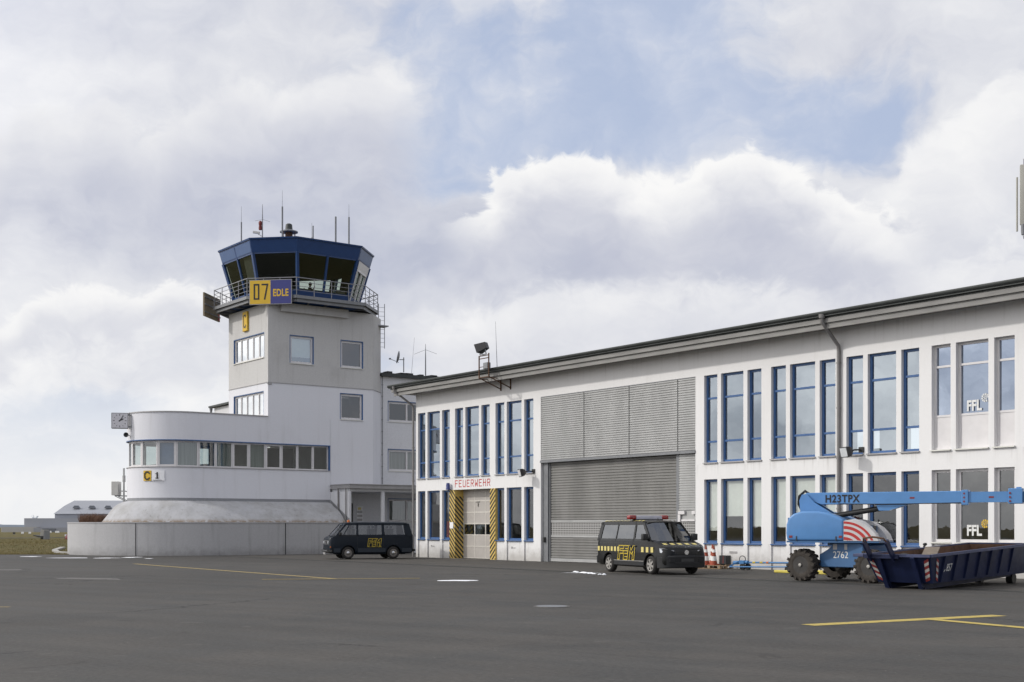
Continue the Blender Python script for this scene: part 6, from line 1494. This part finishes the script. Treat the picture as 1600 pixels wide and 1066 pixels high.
# bench
p = FR(121, -44.4); bz = gh(121, -44.4)
bn = thing('bench', 'dark bench with a pale concrete end on the grass at the far left', 'bench', (*p, bz), RA); bn.scale = (.75, .75, .8)
m = MB(); m.prism([(-.75, .52), (.30, .36), (.55, .30), (.55, .20), (-.1, .26), (-.75, .44)], 1, -.9, .9); m.build('seat', 'joint_dark', bn)
m = MB(); m.prism([(.10, .45), (.22, 1.15), (.62, 1.15), (.55, .40)], 1, -.85, .85); m.build('backrest', 'concrete', bn)
m = MB(); m.prism([(.52, 0), (.62, 1.0), (.72, 1.0), (.70, 0)], 1, -.9, .9); m.build('leg', 'steel_grey', bn)
m = MB(); m.prism([(-.1, 0), (.0, .26), (.5, .2), (.5, 0)], 1, -.2, .2); m.build('leg', 'joint_dark', bn)
# airfield markers
mk0 = None
for i, (d, s, lab) in enumerate([(193, -73.7, 'white'), (193, -72.6, 'white'), (184.6, -71.7, 'dark'), (330, -121, 'white'), (340, -124.5, 'white'), (229, -82.5, 'white'), (365, -130.4, 'white'), (229, -81.4, 'white'), (229, -81.1, 'white')]):
    x, y = FR(d, s); sc_ = d/200
    if mk0 is None:
        mk0 = thing('runway_marker', 'small white marker board standing in the far grass', 'marker', (x, y, gh(d, s)), RA, 'marker boards in the far grass')
        m = MB(); m.prism([(-.2, .12), (.2, .12), (.17, .40), (-.17, .40)], 1, -.04, .04); m.build('board', 'white_paint', mk0)
        m = MB(); m.box(-.15, -.1, -.03, .03, 0, .12); m.box(.1, .15, -.03, .03, 0, .12); m.build('leg', 'steel_grey', mk0); o = mk0
    else:
        o = mk0.copy(); COL.objects.link(o); o.location = (x, y, gh(d, s)); o.scale = (sc_, sc_, sc_)
        for c in mk0.children:
            q = c.copy(); COL.objects.link(q); q.parent = o
            if lab == 'dark' and q.name.startswith('board'): q.data = q.data.copy(); q.data.materials[0] = M['joint_dark']
        if lab == 'dark': o['label'] = 'small dark marker board standing in the grass left of the white ones'
# far hangar, hill, bare tree, red car
hz = -.3
hg_ = thing('far_hangar', 'distant grey hangar with a pale roof and three roof hatches beyond the grass', 'building', (*FR(300, -100), hz), RA)
m = MB(); m.box(-7.0, 22, 0, 30, 0, 5.0); m.build('wall', 'far_grey', hg_)
m = MB(); m.prism([(-.4, 5.0), (7, 7.0), (14, 8.4), (30.4, 5.0)], 0, -7.2, 22.2); rfh = m.build('roof', 'far_roof', hg_)
for x in (-3.3, .4, 4.2): 
    m = MB(); m.prism([(x-.8, 6.4), (x+.8, 6.4), (x+.35, 7.0), (x-.35, 7.0)], 1, 3.5, 4.6); m.build('roof_hatch', 'far_dark', rfh)
m = MB(); m.box(-9.6, 20, -12, -.01, 0, 3.9); m.build('side_wing', 'far_grey', hg_)
m = MB(); m.box(-14.0, -6, -14, -12.01, 0, 1.95); m.build('annex', 'far_beige', hg_)
m = MB(); m.box(-5.99, 2, -16, -12.01, 0, 1.8); m.build('annex', 'far_roof', hg_)
m = MB(); m.box(-4, -1, -16.1, -16.01, 0, 1.6); m.build('gate', 'far_dark', hg_)
m = MB(); random.seed(8); pts = []
for k in range(61): s = -1400 + 1300*k/60; pts.append((s, 2 + 3*max(0, mn.noise((s*.004, 1, 2))) + 1.5*mn.noise((s*.03, 5, 2)) + (10 if -1160 < s < -1070 else 0)*math.sin(max(0, min(1, (s+1160)/90))*math.pi)))
rows = [[(*FR(2600, s*.98), -3) for s, h in pts], [(*FR(2600, s*.98), h+3.0) for s, h in pts]]
m.loft(rows, cap=False, closed=False); struct('hills', m, 'far_haze')
def bare_tree(p, h, seed, z0=0.0, mat='bark', lv=5, label='', thick=.028):
    random.seed(seed); tr = MB(); cr = MB()
    t = thing('bare_tree', label, 'tree', (*p, z0), 0)
    def grow(a, d, L, r, lev):
        b = a + d*L; (tr if lev >= lv-1 else cr).tube([a, a.lerp(b, .5) + Vector((random.uniform(-.05, .05)*L, random.uniform(-.05, .05)*L, 0)), b], [r, r*.8, r*.62], 5, cap=False)
        if lev == 0: return
        for k in range(3 if lev > 1 else 4):
            dd_ = (d + Vector((random.uniform(-.75, .75), random.uniform(-.75, .75), random.uniform(-.15, .45)))).normalized(); grow(b if k else a.lerp(b, .7), dd_, L*random.uniform(.62, .82), r*.6, lev-1)
    grow(Vector((0, 0, 0)), Vector((0, 0, 1)), h*.28, h*thick, lv)
    tr.build('trunk', mat, t, recalc=False); cr.build('crown', mat, t, recalc=False)
    return t
bare_tree(FR(420, -157.5), 6.5, 3, 0, 'far_haze', 5, 'bare tree on the horizon left of the distant hangar')
cr = thing('parked_car', 'dark red car whose front shows behind the left end of the retaining wall', 'car', (*FR(104, -35.8), .40), RA)
m = MB(); m.loft([[(x, -w, .3), (x, -w*1.02, .55), (x, -w*.95, zt), (x, w*.95, zt), (x, w*1.02, .55), (x, w, .3)] for x, w, zt in ((-.25, .62, .62), (0.0, .80, .72), (.5, .86, .86), (1.1, .88, .95), (3.6, .88, .98), (4.1, .82, .92), (4.2, .7, .8))]); cb_ = m.build('body', 'car_red', cr, smooth=35)
m = MB(); m.loft([[(x, -w, z), (x, w, z)] for x, w, z in ((1.0, .80, .95), (1.7, .62, 1.42), (3.1, .62, 1.43), (3.9, .78, .98))], cap=False, closed=False); m.build('roof', 'car_red', cr)
for s in (-1, 1):
    m = MB(); m.poly([(1.05, s*.80, .95), (1.72, s*.63, 1.40), (3.08, s*.63, 1.41), (3.85, s*.79, .97)]); m.build('side_window', 'glass_tint', cr)
    m = MB(); m.box(-.24, -.12, s*.55-.16, s*.55+.16, .56, .70); m.build('headlight', 'headlamp', cb_)
    for x in (.65, 3.3): wheel(cr, x, s*.86, .31, .19, s, 'steel')
m = MB(); m.box(-.29, -.20, -.6, .6, .34, .46); m.build('bumper', 'black', cr)
# bare trees behind the camera to the left, mirrored in the hall windows
for i in range(9):
    q = (-150 - 14*i + (i % 3)*6, -42 - 13*i)
    bare_tree(q, 10 + (i*37 % 5), 30+i, 0, 'bark', 5, '')['label'] = 'bare tree %s the apron, outside the picture' % ('across',)
for o in sc.objects:
    if o.name.startswith('bare_tree') and 'across' in o.get('label', ''): o['group'] = 'bare trees across the apron'

# ------------------------------------------------------------------ small things along the hall
pl = thing('pallet', 'wooden pallet with traffic cones on it at the foot of the hall wall', 'pallet', (-37.25, 38.02, 0), R_(3))
m = MB()
for k in range(5): m.box(-.6, .6, -.40+.17*k, -.40+.17*k+.11, .122, .144)
m.build('deck_board', 'wood', pl)
m = MB()
for x in (-.55, 0, .55):
    m.box(x-.05, x+.05, -.4, .4, .10, .121)
    for y in (-.35, 0, .35): m.box(x-.06, x+.06, y-.06, y+.06, .022, .099)
for y in (-.35, 0, .35): m.box(-.6, .6, y-.05, y+.05, 0, .021)
m.build('block', 'wood', pl)
def cone(p, z, h, label):
    t = thing('traffic_cone', label, 'traffic cone', (*p, z), 0, 'striped traffic cones by the hall wall'); s = h/.75
    m = MB(); m.prism([(-.19*s, -.19*s), (.19*s, -.19*s), (.19*s, .19*s), (-.19*s, .19*s)], 2, 0, .035*s); m.build('base', 'cone_orange', t, bevel=.01)
    b = [.035, .17, .34, .47, .60, .75]
    rad = lambda z_: .135 - .105*(z_-.035)/.715
    for k in range(5):
        m = MB(); e = .002 if k % 2 else 0; m.lathe([((rad(b[k])+e)*s, b[k]*s), ((rad(b[k+1])+e)*s, b[k+1]*s)], n=18); m.build('band', 'letter_white' if k % 2 else 'cone_orange', t, smooth=60)
    m = MB(); m.lathe([(rad(.47)*s*1.25, .46*s), (rad(.47)*s*1.2, .485*s)], n=18); m.build('collar', 'cone_orange', t)
    return t
cone((-37.55, 37.78), .145, .80, 'left front striped traffic cone on the pallet')
cone((-37.18, 37.86), .145, .80, 'right front striped traffic cone on the pallet')
cone((-37.62, 38.24), .145, .84, 'rear striped traffic cone on the pallet, nearest the wall')
bx = thing('black_crate', 'small black crate with a red and white side on the pallet right of the cones', 'crate', (-36.83, 38.15, .145), R_(5))
m = MB(); m.box(-.19, .19, -.16, .16, .03, .40); m.build('box', 'letter_dark', bx, bevel=.015)
m = MB(); m.quad((.0, -.164, .08), (.05, -.164, .08), (.05, -.164, .38), (.02, -.164, .38)); m.build('marking', 'dark_red', bx, recalc=False)
m = MB()
for x in (-.15, .15): m.box(x-.03, x+.03, -.15, .15, 0, .029)
m.build('foot', 'wood', bx)
tb = thing('tow_bar', 'blue aircraft tow bar with yellow and orange bands lying along the hall wall', 'tow bar', (-33.9, 37.7, 0), R_(2))
m = MB(); m.tube([(-1.6, 0, .30), (3.4, .15, .36)], .035, 10); m.tube([(-1.9, -.3, .12), (.9, -.1, .18), (3.4, .0, .26)], .025, 8); m.tube([(-1.95, 0, .28), (-1.2, 0, .31)], .07, 10); m.box(-1.6, -1.35, -.10, .10, .24, .38); m.bar((-1.9, -.3, .15), (-1.6, 0, .36), .05); m.build('bar', 'towbar_blue', tb, smooth=45)
m = MB(); 
for x, y in ((-1.35, -.16), (-1.35, .16)): m.lathe([(.13, y-.04), (.13, y+.04)], (x, 0, .13), axis=1, n=16)
for x, y in ((.95, -.25), (1.35, .25)): m.lathe([(.10, y-.035), (.10, y+.035)], (x, 0, .10), axis=1, n=16)
m.bar((.95, -.25, .1), (1.35, .25, .1), .03); m.build('wheel', 'black', tb)
m = MB(); m.tube([(-.62, .03, .312), (-.48, .03, .313)], .039, 10); m.tube([(-.98, .02, .308), (-.84, .02, .309)], .039, 10); m.build('yellow_band', 'decal_yellow', tb)
m = MB(); m.tube([(-.30, .04, .316), (-.20, .04, .317)], .039, 10); m.build('orange_band', 'amber', tb)
m = MB(); m.tube([(-1.5 + .16*math.cos(k*.5), 0, .42 + .14*math.sin(k*.5)) for k in range(14)], .016, 6); m.build('cable', 'black', tb)
m = MB(); m.box(-30.8, -29.9, 36.4, 36.58, 0, .14); solid('wheel_stop', m, 'yellow beam on the ground behind the boom lift wheels', 'beam', (-30.35, 36.5, 0), 'yellow beams on the ground by the hall', bevel=.02)
m = MB(); m.box(-32.65, -31.9, 36.4, 36.58, 0, .10); solid('wheel_stop', m, 'yellow beam on the ground left of the boom lift', 'beam', (-32.3, 36.5, 0), 'yellow beams on the ground by the hall', bevel=.02)
for o in ABS:
    if 'abs' in o: del o['abs']
